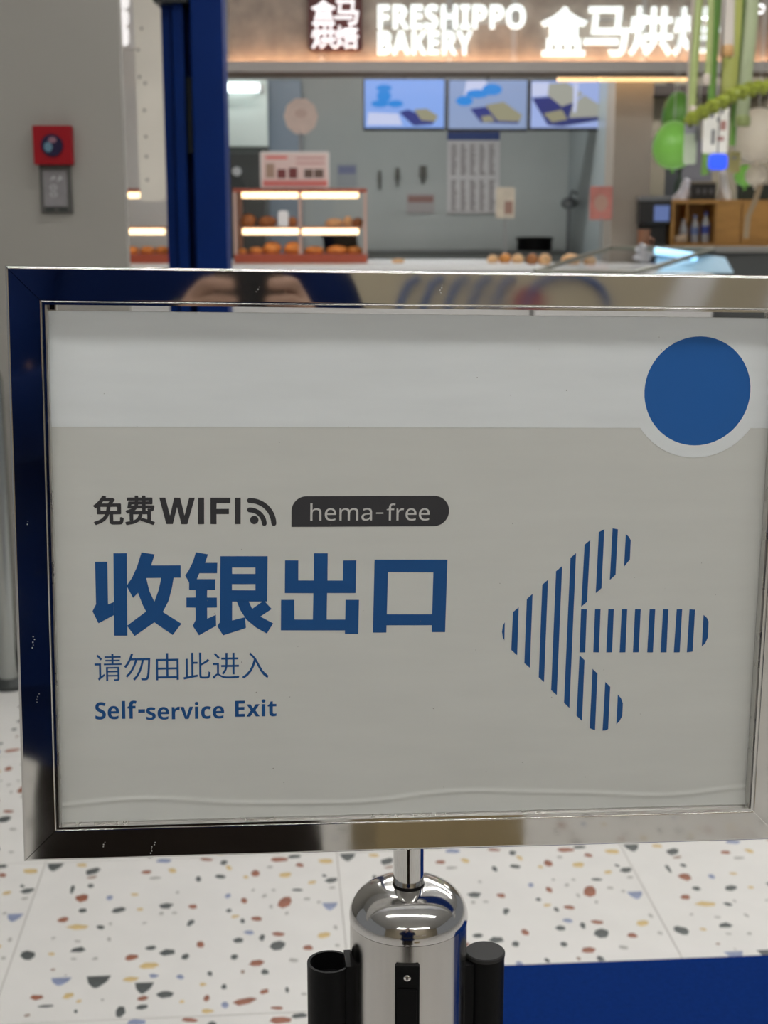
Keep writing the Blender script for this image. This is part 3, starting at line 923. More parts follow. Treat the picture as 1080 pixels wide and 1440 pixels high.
t.part(MB().box(a, b, 12.7, 12.99, 0, d), 'body', bg_, bevel=0.005)
t.part(MB().box(a + 0.02, b - 0.02, 12.69, 12.7, c, d - 0.02), 'door', bg_, bevel=0.003)
# oven machine under the mint panel
a, b, c, d = rect(318, 215, 372, 300, 11.6)
t = Thing('dough_machine', 'dark grey machine with a round knob behind the display case', 'machine', ((a + b) / 2, 11.6, 0))
dm = mat('machine_grey', (0.055, 0.06, 0.058), 0.4, 0.3)
t.part(MB().box(a, b, 11.6, 12.1, 0, d), 'body', dm, bevel=0.01)
pk = at(333, 241, 11.58)
o = t.part(MB().flat([circle(pk.x, pk.z, 0.035)], 11.57, 0.03), 'knob', mat('knob_silver', (0.55, 0.58, 0.6), 0.3, 0.5))
t.part(MB().flat([circle(pk.x, pk.z - 0.11, 0.075, 0.06)], 11.57, 0.03), 'drum', dark)

# ---- three menu screens
bezel = mat('screen_bezel', (0.015, 0.015, 0.018), 0.4)
scr = {
    'a': mat('screen_blue', (0.02, 0.04, 0.1), 0.3, emit=0.72, emit_color=(0.28, 0.45, 0.92)),
    'b': mat('screen_grey', (0.02, 0.04, 0.1), 0.3, emit=0.62, emit_color=(0.36, 0.45, 0.66)),
    'c': mat('screen_pale', (0.02, 0.04, 0.1), 0.3, emit=0.72, emit_color=(0.42, 0.52, 0.88)),
    'cyan': mat('screen_cyan', (0.0, 0.02, 0.05), 0.3, emit=0.75, emit_color=(0.03, 0.27, 0.80)),
    'tray': mat('screen_tray', (0.0, 0.0, 0.1), 0.3, emit=0.45, emit_color=(0.055, 0.075, 0.17)),
    'food': mat('screen_food', (0.03, 0.03, 0.02), 0.3, emit=0.6, emit_color=(0.40, 0.38, 0.25)),
    'lid': mat('screen_lid', (0.03, 0.03, 0.02), 0.3, emit=0.65, emit_color=(0.46, 0.47, 0.42)),
    'white': mat('screen_white', (0.03, 0.03, 0.03), 0.3, emit=0.8, emit_color=(0.62, 0.68, 0.95)),
}
SY = 11.6


def screen(label, box, bgk, shapes):
    px0, py0, px1, py1 = box
    a, b, c, d = rect(px0, py0, px1, py1, SY)
    t = Thing('menu_screen', label, 'screen', ((a + b) / 2, SY, c), group='menu screens over the kitchen')
    t.part(MB().box(a, b, SY, SY + 0.06, c, d), 'bezel', bezel, bevel=0.006)
    o = t.part(MB().box(a + 0.012, b - 0.012, SY - 0.004, SY, c + 0.022, d - 0.010), 'display', scr[bgk])
    for n_, (key, pts) in enumerate(shapes):
        lp = [(at(p[0], p[1], SY).x, at(p[0], p[1], SY).z) for p in pts]
        t.part(MB().flat([lp], SY - 0.005 - 0.0006 * n_), 'picture', scr[key], parent=o)
    t.part(MB().tube([((a + b) / 2, SY + 0.05, d - 0.05), ((a + b) / 2, SY + 0.05, 3.0)], 0.012, 8), 'ceiling_mount', dark)


def ell(cx, cy, rx, ry):
    return [(cx + rx * math.cos(i * math.pi / 10), cy + ry * math.sin(i * math.pi / 10)) for i in range(20)]


screen('wall screen with a blue picture and a small food tray', (510.5, 110, 627, 184), 'a',
       [('cyan', ell(540, 124, 11, 5)), ('cyan', ell(534, 146, 12, 5)), ('cyan', ell(556, 146, 11, 5)), ('cyan', ell(540, 135, 10, 9)),
        ('white', [(518, 158), (560, 160), (566, 176), (516, 176)]), ('tray', [(561, 158), (574, 154), (612, 170), (608, 175), (582, 177)]),
        ('food', [(582, 154), (600, 153), (616, 163), (612, 171), (592, 169)])])
screen('wall screen with a grey picture and an open food box', (629, 111, 743, 185), 'b',
       [('white', [(656, 114), (684, 114), (682, 134), (652, 134)]), ('cyan', ell(653, 142, 12, 7)), ('cyan', ell(692, 126, 14, 8)),
        ('cyan', ell(671, 132, 16, 6)), ('tray', [(661, 153), (684, 150), (732, 168), (728, 174), (676, 172)]),
        ('food', [(682, 148), (708, 143), (734, 162), (730, 171), (700, 170)]), ('food', [(676, 164), (690, 162), (696, 171), (680, 172)])])
screen('wall screen with a large picture of a food tray', (744.5, 112, 862, 184), 'c',
       [('tray', [(748, 138), (774, 136), (852, 158), (850, 168), (790, 178), (770, 176)]), ('white', [(748, 116), (772, 116), (770, 134), (748, 136)]),
        ('lid', [(772, 118), (796, 116), (820, 132), (806, 144), (790, 150), (770, 134)]), ('lid', [(806, 146), (822, 134), (850, 152), (846, 164), (800, 166)]), ('white', [(806, 116), (814, 116), (810, 158), (806, 158)]), ('food', [(764, 160), (790, 154), (798, 168), (776, 172)])])

# ---- menu sheet on the kitchen wall
MY = BY - 0.02
a, b, c, d = rect(629, 184, 703, 300, MY)
t = Thing('menu_sheet', 'white price sheet with rows of brown print and a navy header on the kitchen wall', 'menu', ((a + b) / 2, MY, c))
t.part(MB().box(a, b, MY, MY + 0.008, c, d), 'sheet', mat('sheet_white', (0.60, 0.585, 0.585), 0.5))
hd = rect(629, 184, 703, 197, MY)
t.part(MB().box(hd[0], hd[1], MY - 0.004, MY, hd[2], hd[3]), 'header', mat('sheet_navy', (0.03, 0.06, 0.21), 0.5))
m = MB()
rr = random.Random(5)
for cidx in range(5):
    for ridx in range(30):
        if ridx in (14, 15):
            continue
        e = rect(634.5 + cidx * 13.2, 203 + ridx * 3.15, 634.5 + cidx * 13.2 + rr.uniform(5, 8.5), 203 + ridx * 3.15 + 2.0, MY)
        m.flat([[(e[0], e[2]), (e[1], e[2]), (e[1], e[3]), (e[0], e[3])]], MY - 0.002)
tag(t.part(m, 'print_rows', mat('sheet_print', (0.27, 0.235, 0.24), 0.6)), kind='stuff')

# ---- tools and small cards hanging on the kitchen wall
steel_tool = mat('tool_steel', (0.12, 0.12, 0.11), 0.4, 0.6)
for px, py0, py1, w_, lab in ((534, 240, 266, 4, 'thin'), (559, 236, 262, 6, 'narrow'), (595, 233, 258, 10, 'broad')):
    e = rect(px - w_ / 2, py0, px + w_ / 2, py1, BY - 0.03)
    t = Thing('hanging_tool', '%s dark scraper hanging on the kitchen wall' % lab, 'tool', ((e[0] + e[1]) / 2, BY - 0.03, e[2]), group='tools on the kitchen wall')
    zm = e[2] + (e[3] - e[2]) * 0.35
    t.part(MB().box(e[0], e[1], BY - 0.04, BY - 0.02, zm, e[3]), 'blade', steel_tool, bevel=0.003)
    t.part(MB().tube([((e[0] + e[1]) / 2, BY - 0.03, e[2]), ((e[0] + e[1]) / 2, BY - 0.03, zm)], 0.010, 8), 'handle', steel_tool)
    t.part(MB().tube([((e[0] + e[1]) / 2, BY - 0.03, e[3] - 0.02), ((e[0] + e[1]) / 2, BY, e[3])], 0.006, 6), 'hook', steel_tool)
for (p, q, r, s, colr, lab, strip) in ((572, 272, 611, 300, (0.40, 0.37, 0.37), 'pale card with a pinkish brown strip on the kitchen wall', (0.30, 0.17, 0.15)),
                                       (474, 230, 502, 262, (0.34, 0.36, 0.38), 'pale card with a violet strip on the kitchen wall', (0.19, 0.21, 0.34))):
    e = rect(p, q, r, s, BY - 0.01)
    t = Thing('wall_card', lab, 'card', ((e[0] + e[1]) / 2, BY - 0.01, e[2]))
    t.part(MB().box(e[0], e[1], BY - 0.012, BY, e[2], e[3]), 'sheet', mat('card_%d' % p, colr, 0.5))
    t.part(MB().box(e[0] + 0.01, e[1] - 0.01, BY - 0.014, BY - 0.012, e[2] + (e[3] - e[2]) * .55, e[3] - 0.02), 'print', mat('card_strip_%d' % p, strip, 0.5))

# ---- counter
CY0 = 9.55
cz_ = at(540, 373, CY0).z
zst = at(540, 373, 10.0).z                  # raised rear step of the sloped display
ctop = mat('counter_white', (0.80, 0.80, 0.80), 0.3)
t = Thing('service_counter', 'long bakery counter with a bright white front edge', 'counter', (0.4, CY0, 0))
lx, rx_ = at(100, 373, CY0).x, at(748, 373, CY0).x
t.part(MB().box(lx, rx_, CY0 + 0.03, 10.75, 0.0, cz_ - 0.04), 'body', mat('counter_front', (0.62, 0.61, 0.6), 0.5))
t.part(MB().box(lx, rx_, CY0, 10.80, cz_ - 0.04, cz_), 'worktop', ctop, bevel=0.004)
t.part(MB().box(lx, rx_, CY0 - 0.006, CY0, cz_ - 0.034, cz_ - 0.004), 'edge_trim', mat('edge_trim_white', (0.88, 0.88, 0.88), 0.3))
bx1 = XR - 0.06
kb = MB().box(at(520, 300, 12.5).x, bx1, 12.45, 12.99, 0, 0.945)
t2 = Thing('back_bench', 'grey steel work bench along the kitchen wall', 'bench', (0.6, 12.45, 0))
t2.part(kb, 'body', mat('bench_steel', (0.25, 0.27, 0.27), 0.35, 0.5))
t2.part(MB().box(at(515, 300, 12.4).x, bx1, 12.40, 12.99, 0.945, 0.975), 'top', mat('bench_top', (0.13, 0.14, 0.14), 0.4, 0.4))

# ---- warm display cases
case_red = mat('case_red', (0.42, 0.085, 0.045), 0.4)
case_post = mat('case_copper', (0.62, 0.44, 0.38), 0.35, 0.1)
shelf_m = mat('case_shelf', (0.42, 0.22, 0.15), 0.4)
case_led = mat('case_led', (1, 0.9, 0.7), 0.4, emit=2.8, emit_color=(1.0, 0.70, 0.38))
pane = glass('clear_glass')
bread_ms = [mat('bread_golden', (0.62, 0.26, 0.065), 0.55, var=0.3, scale=14, bump=0.2),
            mat('bread_brown', (0.34, 0.135, 0.045), 0.55, var=0.3, scale=14, bump=0.2),
            mat('bread_pale', (0.72, 0.44, 0.22), 0.55, var=0.2, scale=14, bump=0.2)]
bread_meshes = {}


def bread(px, py, w_px, h_px, y, zbase, k, label, group):
    """a loaf resting on zbase, width and height from the photograph"""
    c = at(px, py, y)
    w_, h_ = w_px / FOCAL_PX * y * 0.5, h_px / FOCAL_PX * y
    t = Thing('bread_loaf', label, 'bread', (c.x, y, zbase), group=group)
    mb = MB().ball((c.x, y, zbase + h_ * 0.42), w_, w_ * 0.8, h_ * 0.58, 18, 12, wob=0.03, flat=h_ * 0.42)
    o = t.part(mb, 'crust', bread_ms[k], smooth=True)
    m = MB()
    for q in (-0.35, 0.0, 0.35):
        pts = [(c.x + w_ * (q + 0.12 * s), y - w_ * 0.72 * math.sqrt(max(0.05, 1 - q * q - (s * 0.5) ** 2)) * 0.9, zbase + h_ * (0.62 + 0.18 * s)) for s in (-1, 0, 1)]
        m.tube(pts, h_ * 0.035, 6)
    t.part(m, 'score', bread_ms[2], smooth=True)


def warm_case(box, label, mid=True):
    px0, px1 = box
    y0, y1 = 9.95, 10.35
    zt_ = at(540, 265, y0).z
    zs, z0_ = at(540, 319, y0).z, cz_
    a, b = at(px0, 300, y0).x, at(px1, 300, y0).x
    t = Thing('display_case', label, 'display case', ((a + b) / 2, y0, z0_))
    t.part(MB().box(a, b, y0, y1, zt_ - 0.025, zt_), 'top_panel', case_red, bevel=0.006)
    sh = t.part(MB().box(a + 0.01, b - 0.01, y0 + 0.02, y1, zs - 0.012, zs), 'shelf', shelf_m)
    t.part(MB().box(a, b, y0, y1, z0_, z0_ + 0.06), 'base', case_red, bevel=0.006)
    for u in (a + 0.012, b - 0.012) + (((a + b) / 2,) if mid else ()):
        t.part(MB().box(u - 0.012, u + 0.012, y0, y0 + 0.02, z0_ + 0.06, zt_ - 0.025), 'post', case_post)
    for u in (a + 0.012, b - 0.012):
        t.part(MB().box(u - 0.012, u + 0.012, y1 - 0.02, y1, z0_ + 0.06, zt_ - 0.025), 'post', case_post)
    for zz in (at(540, 274, y0).z, at(540, 325.5, y0).z):
        t.part(MB().tube([(a + 0.06, y0 + 0.03, zz), (b - 0.06, y0 + 0.03, zz)], 0.021, 12), 'light_tube', case_led, smooth=True)
    t.part(MB().box(a + 0.02, b - 0.02, y1 - 0.012, y1 - 0.008, z0_ + 0.06, zt_ - 0.03), 'rear_pane', pane)
    t.part(MB().box(a, a + 0.004, y0 + 0.02, y1 - 0.02, z0_ + 0.06, zt_ - 0.03), 'side_pane', pane)
    t.part(MB().box(b - 0.004, b, y0 + 0.02, y1 - 0.02, z0_ + 0.06, zt_ - 0.03), 'side_pane', pane)
    return zs, z0_ + 0.06


zs, zbm = warm_case((328, 516), 'red-topped glass warming case with two rows of bread on the counter')
UP = ('tall dark round loaf at the partition end of the upper shelf', 'wide brown loaf between the tall dark loaf and the price tag', 'small brown roll just behind the white price tag',
      'pale flat loaf past the middle post on the upper shelf', 'small pale roll between the pale flat loaf and a brown roll', 'brown roll at the kitchen end of the upper shelf')
LO = ('smallest golden roll, at the partition end of the case bottom', 'low golden loaf beside the smallest roll in the case bottom', 'tall golden bun between a low loaf and another tall bun',
      'tall golden bun next to the middle post in the case bottom', 'low golden loaf just past the middle post in the case bottom', 'widest golden loaf in the case bottom',
      'golden roll at the kitchen end of the case bottom')
PA = ('small pale pastry on the counter beneath the cream card sign', 'golden pastry beside the foot of the cream card sign', 'pale pastry between the golden and the brown pastry', 'brown pastry amid pale ones on the counter',
      'pale pastry between the brown pastry and the sloped glass', 'widest pale pastry, under the sloped glass', 'small pastry under the sloped glass near the red sign', 'flat pale pastry alone beside the warming case')
SE2 = ('golden loaf in the second case beside the grey wall', 'golden loaf amid two others in the second case', 'golden loaf in the second case touching the partition')
GU, GD = 'loaves on the upper shelf of the warming case', 'loaves in the bottom of the warming case'
for k, (px, w_, h_, mm_) in enumerate(((349, 22, 17, 1), (376, 26, 14, 1), (411, 14, 13, 1), (470, 26, 11, 2), (489.5, 13, 14, 2), (503, 15, 12, 1))):
    bread(px, 312, w_, h_, 10.15, zs, mm_, UP[k], GU)
for k, (px, w_, h_, mm_) in enumerate(((341, 14, 7, 0), (360, 20, 9, 0), (383, 26, 16, 0), (413, 27, 16, 0), (442, 28, 10, 0), (474, 30, 11, 0), (499, 22, 10, 0))):
    bread(px, 362, w_, h_, 10.12, zbm, mm_, LO[k], GD)
warm_case((120, 242), 'second lit warming case seen between grey wall and partition', mid=False)
for k, px in enumerate((185, 208, 229)):
    bread(px, 362, 22, 10, 10.12, zbm, 0, SE2[k], 'loaves in the second warming case')
# white tag in the case, black tray, pink poster on the case
e = rect(390.5, 296, 405, 322, 9.93)
t = Thing('price_tag', 'small white upright price tag on the warming case shelf', 'tag', ((e[0] + e[1]) / 2, 9.985, zs))
t.part(MB().flat([rounded(e[0], e[1], zs + 0.004, e[3], 0.02)], 9.975, 0.004), 'card', mat('tag_white', (0.95, 0.95, 0.98), 0.4))
t.part(MB().box(e[0], e[1], 9.974, 9.995, zs, zs + 0.006), 'foot', lamp_body)
e = rect(455, 331, 503, 357, 10.6)
t = Thing('black_crate', 'black plastic crate behind the warming case', 'crate', ((e[0] + e[1]) / 2, 10.55, cz_))
m = MB()
m.v = [(e[0] + .02, 10.45, cz_), (e[1] + 0.02, 10.45, cz_), (e[1] + .02, 10.7, cz_), (e[0] + .02, 10.7, cz_), (e[0], 10.43, e[3]), (e[1] - 0.01, 10.43, e[3]), (e[1] - 0.01, 10.72, e[3]), (e[0], 10.72, e[3])]
m.f = [(3, 2, 1, 0), (0, 1, 5, 4), (1, 2, 6, 5), (2, 3, 7, 6), (3, 0, 4, 7)]
t.part(m, 'tub', black_plastic)
t.part(MB().tube([(e[0], 10.43, e[3]), (e[1] - .01, 10.43, e[3]), (e[1] - .01, 10.72, e[3]), (e[0], 10.72, e[3]), (e[0], 10.43, e[3])], 0.012, 6), 'rim', black_plastic)
PYS = 10.05
zc0 = at(540, 265, 9.95).z
e = rect(366, 213, 463, 264, PYS)
t = Thing('pink_price_board', 'pink and white printed board standing on top of the warming case', 'sign', ((e[0] + e[1]) / 2, PYS, zc0))
pk1 = mat('board_pink_white', (0.86, 0.66, 0.62), 0.45)
brd = t.part(MB().flat([rounded(e[0], e[1], zc0 + 0.004, e[3], 0.015)], PYS, 0.012), 'board', mat('board_frame', (0.90, 0.82, 0.79), 0.4))
t.part(MB().flat([[(e[0] + .015, zc0 + 0.02), (e[1] - .015, zc0 + 0.02), (e[1] - .015, e[3] - .015), (e[0] + .015, e[3] - .015)]], PYS - 0.001), 'print', pk1, parent=brd)
for (p, q, r, s, cname, colr) in ((370, 254, 460, 262, 'board_red', (0.80, 0.24, 0.22)), (374, 219, 404, 224, 'board_red', None), (374, 230, 386, 250, 'board_tan', (0.45, 0.30, 0.22)),
                                  (390, 238, 402, 251, 'board_maroon', (0.22, 0.05, 0.05)), (406, 236, 418, 251, 'board_maroon', None), (428, 238, 440, 250, 'board_brown', (0.17, 0.11, 0.09)),
                                  (442, 238, 455, 250, 'board_brown', None), (416, 221, 456, 224, 'board_rose', (0.70, 0.40, 0.38)), (416, 228, 456, 231, 'board_rose', None)):
    g = rect(p, q, r, s, PYS)
    t.part(MB().flat([[(g[0], g[2]), (g[1], g[2]), (g[1], g[3]), (g[0], g[3])]], PYS - 0.002), 'print', MATS.get(cname) or mat(cname, colr, 0.5), parent=brd)
t.part(MB().box(e[0] + 0.04, e[1] - 0.04, PYS, PYS + 0.08, zc0, zc0 + 0.008), 'foot', lamp_body)

# ---- round paddle sign and two upright signs on poles


def pole_sign(name, label, outline, y, bottom_z, face_m, marks, pole_px, depth=0.014):
    cx_ = at(pole_px, 300, y).x
    t = Thing(name, label, 'sign', (cx_, y, bottom_z))
    lo = min(p[1] for p in outline)
    o = t.part(MB().flat([outline], y, depth), 'face', face_m)
    for key, lp in marks:
        t.part(MB().flat([lp], y - 0.0015), 'print', key, parent=o)
    t.part(MB().tube([(cx_, y + depth / 2, bottom_z), (cx_, y + depth / 2, lo + 0.03)], 0.008, 8), 'pole', mat('pole_grey', (0.35, 0.35, 0.35), 0.4, 0.4))
    t.part(MB().lathe((cx_, y + depth / 2, bottom_z), [(0.05, 0.0), (0.05, 0.008), (0.012, 0.014)], 20), 'foot', lamp_body)


c = at(423, 163.5, 10.25)
fan = [(c.x + 0.116 * (1 + 0.022 * math.cos(10 * a)) * math.cos(a), c.z + 0.122 * (1 + 0.022 * math.cos(10 * a)) * math.sin(a)) for a in [i * math.pi / 32 for i in range(64)]]
pole_sign('round_paddle_sign', 'round scalloped pale pink paddle sign on a thin pole', fan, 10.25, zc0,
          mat('paddle_pink', (0.70, 0.56, 0.49), 0.5, var=0.06, scale=12),
          [(mat('paddle_print', (0.60, 0.44, 0.38), 0.5), circle(c.x, c.z + 0.02, 0.045, 0.03, 20))], 423)
e = rect(697.5, 263, 724, 307, 10.3)
pole_sign('upright_card_sign', 'cream card sign on a pole beside the sloped glass', rounded(*[e[0], e[1], e[2], e[3]], 0.012), 10.3, cz_,
          mat('card_cream', (0.62, 0.55, 0.45), 0.5, var=0.1, scale=14),
          [(mat('card_print', (0.34, 0.20, 0.16), 0.5), [(e[0] + .06, e[2] + .03), (e[1] - .015, e[2] + .03), (e[1] - .015, e[2] + .12), (e[0] + .06, e[2] + .12)])], 711)
e = rect(829.5, 262, 861, 309, 10.42)
pole_sign('upright_red_sign', 'coral red card sign on a pole before the beige column', rounded(*[e[0], e[1], e[2], e[3]], 0.012), 10.42, zst,
          mat('card_coral', (0.60, 0.22, 0.19), 0.5, var=0.12, scale=14),
          [(mat('coral_print', (0.55, 0.33, 0.26), 0.5), circle((e[0] + e[1]) / 2, (e[2] + e[3]) / 2, 0.05, 0.06, 18))], 846)
# ---- counter goods
GC = 'pastries laid out along the counter'
for k, (px, w_, h_, mm_) in enumerate(((693, 16, 11, 2), (710, 17, 13, 0), (728, 17, 12, 2), (748, 17, 15, 1), (766, 18, 15, 2), (803, 28, 15, 2), (830, 18, 12, 2), (560, 18, 6, 2))):
    yb, zb_ = (10.0, cz_) if px < 735 else (10.13, zst)
    bread(px, 362, w_, h_, yb, zb_, mm_, PA[k], GC)
e = rect(729, 336, 779, 352, 12.45)
t = Thing('black_basket', 'low black basket on the kitchen work bench', 'basket', ((e[0] + e[1]) / 2, 12.6, 0.975))
m = MB()
out = circle(0, 0, (e[1] - e[0]) / 2, 0.14, 28)
inn = circle(0, 0, (e[1] - e[0]) / 2 - 0.02, 0.12, 28)
cxb = (e[0] + e[1]) / 2
zt2 = e[3]
for lp, z in ((out, 0.975), (out, zt2), (inn, zt2), (inn, 0.985)):
    m.v += [(cxb + p[0], 12.6 + p[1], z) for p in lp]
for j in range(3):
    for i in range(28):
        a_, b_ = j * 28 + i, j * 28 + (i + 1) % 28
        m.f.append((a_, b_, b_ + 28, a_ + 28))
m.f.append(tuple(range(84, 112)))
t.part(m, 'tub', black_plastic, smooth=True)
m2 = MB().tube([(cxb + p[0], 12.6 + p[1], zt2) for p in out + out[:1]], 0.014, 6)
t.part(m2, 'rim', black_plastic, smooth=True)
pf = at(800, 296, 12.45)
t = Thing('tap_stand', 'slim grey tap stand at the kitchen side wall', 'tap', (pf.x, 12.45, 0.975))
tp = mat('tap_grey', (0.24, 0.26, 0.28), 0.3, 0.6)
t.part(MB().tube([(pf.x, 12.45, 0.975), (pf.x, 12.45, pf.z + 0.05)], 0.014, 8), 'stem', tp, smooth=True)
t.part(MB().ball((pf.x, 12.45, pf.z + 0.06), 0.07, 0.05, 0.05), 'head', tp, smooth=True)
t.part(MB().tube([(pf.x, 12.45, pf.z + .1), (pf.x + .02, 12.41, pf.z + .16), (pf.x + .05, 12.36, pf.z + .14)], 0.012, 8), 'spout', tp, smooth=True)

# ---- cream column board and the lit strip seen beside the grey wall
e = rect(191, -60, 229, 283, 9.6)
t = Thing('cream_pillar_board', 'cream dotted panel hanging beside the navy partition', 'panel', ((e[0] + e[1]) / 2, 9.6, e[2]))
o = t.part(MB().flat([rounded(e[0], e[1], e[2], 3.59, (0.02, 0.05, 0.0, 0.0))], 9.6, 0.05), 'panel', mat('cream_panel', (0.85, 0.80, 0.71), 0.5, var=0.05, scale=3))
for px, py in ((196, 108), (204, 117), (203, 155), (205, 192), (206, 220), (207, 253), (194, 70), (199, 40)):
    g = at(px, py, 9.595)
    t.part(MB().flat([circle(g.x, g.z, 0.010, n=12)], 9.597), 'dot', mat('dot_grey', (0.30, 0.27, 0.23), 0.6), parent=o)
e = rect(150, -60, 184, 68, 9.9)
t = Thing('vertical_light_box', 'narrow glowing white sign strip beside the grey wall', 'sign', ((e[0] + e[1]) / 2, 9.9, e[2]))
o = t.part(MB().flat([rounded(e[0], e[1], e[2], 3.5, 0.02)], 9.9, 0.06), 'box', mat('strip_grey', (0.70, 0.68, 0.67), 0.4))
for k, (p, q) in enumerate(((-20, 12), (14, 36), (37, 64))):
    g = rect(165, p, 181, q, 9.89)
    t.part(MB().flat([rounded(g[0], g[1], g[2], g[3], 0.03)], 9.893, 0.006), 'glow_panel', mat('strip_glow', (1, 1, 1), 0.4, emit=0.65, emit_color=(1.0, 0.96, 0.96)), parent=o)
e = rect(140, 70, 250, 300, 11.2)
pw = MB().box(e[0] - 0.3, e[1] + 0.1, 11.2, 11.3, 0, 3.6).build('wall_side', mat('pale_side_wall', (0.72, 0.70, 0.67), 0.5, var=0.03, scale=3))
tag(pw, 'pale wall glimpsed beside the navy partition', 'wall', kind='structure')

# ---- soffit lights to the right of the screens
t = Thing('soffit_lamp', 'pair of warm strip lamps under the fascia beside the screens', 'lamp', (at(880, 108, 10.45).x, 10.45, at(880, 112, 10.45).z))
sw = mat('soffit_warm', (1, 0.8, 0.5), 0.5, emit=1.5, emit_color=(1.0, 0.60, 0.26))
for (p, q) in ((787, 843), (846, 970)):
    g = rect(p, 104, q, 112, 10.45)
    t.part(MB().box(g[0], g[1], 10.45, 10.6, g[2], g[3]), 'strip', sw, bevel=0.004)
    t.part(MB().box(g[0], g[1], 10.44, 10.62, g[3], g[3] + 0.02), 'housing', dark)

# ================================================================== drinks corner on the right
RY = 10.9
e = rect(915, 112, 1150, 400, 12.4)
w = MB().box(e[0] - 0.1, e[1] + 2.0, 12.4, 12.5, 0, 3.6).build('wall_drinks', mat('olive_wall', (0.235, 0.205, 0.15), 0.6, var=0.08, scale=3))
tag(w, 'dull olive wall behind the drinks corner', 'wall', kind='structure')
g = rect(912, 116, 1100, 132, 12.0)
t = Thing('dark_canopy', 'dark brown canopy board over the drinks corner', 'canopy', ((g[0] + g[1]) / 2, 11.4, g[2]))
cm = mat('canopy_brown', (0.035, 0.025, 0.02), 0.6)
t.part(MB().box(g[0], g[1], 12.2, 12.4, g[2], g[3]), 'board', cm, bevel=0.01)
t.part(MB().box(g[0] + 0.2, g[0] + 0.25, 12.25, 12.3, g[3], 3.6), 'bracket', cm)
# side counter
g = rect(900, 347, 1140, 440, 10.3)
t = Thing('side_counter', 'grey counter carrying the wooden shelf and coffee machine', 'counter', ((g[0] + g[1]) / 2, 10.3, 0))
zsc = g[3]
t.part(MB().box(at(1000, 370, 10.3).x, g[1] + 0.3, 10.36, 11.3, 0, zsc - 0.04), 'body', mat('side_counter_grey', (0.095, 0.10, 0.10), 0.5))
t.part(MB().box(g[0], g[1] + 0.3, 10.80, 11.3, 0, zsc - 0.04), 'rear_body', mat('side_counter_grey', (0.1, 0.1, 0.1)))
t.part(MB().box(g[0], g[1] + 0.3, 10.3, 11.35, zsc - 0.04, zsc), 'worktop', mat('side_top', (0.34, 0.33, 0.31), 0.4), bevel=0.005)
# wooden shelf
wood = mat('orange_wood', (0.50, 0.25, 0.062), 0.45, var=0.15, scale=5, stretch=(1, 1, 6))
wood_in = wood
g = rect(944, 281, 1120, 345, 10.5)
zw1 = g[3]
xm = at(1006, 310, 10.5).x
t = Thing('wooden_shelf', 'orange wooden shelf box with bottles in its open cell', 'shelf', ((g[0] + g[1]) / 2, 10.5, zsc))
t.part(MB().box(g[0], g[1], 10.5, 10.85, zw1 - 0.025, zw1), 'top_board', wood, bevel=0.003)
t.part(MB().box(g[0], g[1], 10.5, 10.85, zsc, zsc + 0.022), 'bottom_board', wood, bevel=0.003)
t.part(MB().box(g[0], g[0] + 0.022, 10.5, 10.85, zsc + 0.022, zw1 - 0.025), 'side_board', wood)
t.part(MB().box(g[0] + 0.13, g[0] + 0.145, 10.62, 10.83, zsc + 0.16, zw1 - 0.025), 'divider', wood_in)
t.part(MB().box(g[0] + 0.02, g[1], 10.83, 10.85, zsc + 0.02, zw1 - 0.02), 'back_board', wood_in)
for xa, xb in ((xm, at(1041.7, 310, 10.5).x), (at(1043.3, 310, 10.5).x, g[1])):
    t.part(MB().box(xa, xb, 10.5, 10.83, zsc + 0.022, zw1 - 0.025), 'closed_panel', wood, bevel=0.002)
bl_cap = mat('bottle_blue', (0.05, 0.08, 0.38), 0.35)
bl_clear = mat('bottle_frost', (0.42, 0.42, 0.44), 0.25)
for k, (px, h_, lab, capm) in enumerate(((961, 0.17, 'slim frosted bottle in the wooden shelf', bl_clear), (977, 0.20, 'clear bottle with a pale blue band in the wooden shelf', mat('band_pale', (0.16, 0.22, 0.45), 0.4)),
                                         (992, 0.22, 'clear bottle with a dark blue band in the wooden shelf', bl_cap))):
    p = at(px, 320, 10.6)
    zz = zsc + 0.022
    t = Thing('bottle', lab, 'bottle', (p.x, 10.6, zz), group='bottles in the wooden shelf')
    r = 0.030
    t.part(MB().lathe((p.x, 10.6, zz), [(r * .9, 0), (r, 0.01), (r, h_ * .62), (r * .4, h_ * .82), (r * .4, h_ * .9)], 18), 'body', bl_clear, smooth=True)
    t.part(MB().lathe((p.x, 10.6, zz), [(r + .002, h_ * .3), (r + .002, h_ * .55)], 18), 'band', capm, smooth=True)
    t.part(MB().lathe((p.x, 10.6, zz), [(r * .45, h_ * .9), (r * .45, h_)], 14), 'cap', capm, smooth=True)
p = at(953, 336, 10.53)
p.x += 0.022
t = Thing('paper_cup', 'pale paper cup lying at the front of the wooden shelf', 'cup', (p.x, 10.53, zsc + .022))
cup = mat('cup_cream', (0.62, 0.47, 0.33), 0.5)
o = t.part(MB().tube([(p.x - .04, 10.528, zsc + .047), (p.x + .034, 10.53, zsc + .055)], 0.025, 14, r2=0.032), 'cup_body', cup, smooth=True)
t.part(MB().tube([(p.x + .032, 10.53, zsc + .0555), (p.x + .038, 10.53, zsc + .056)], 0.034, 14), 'rim', cup, smooth=True)
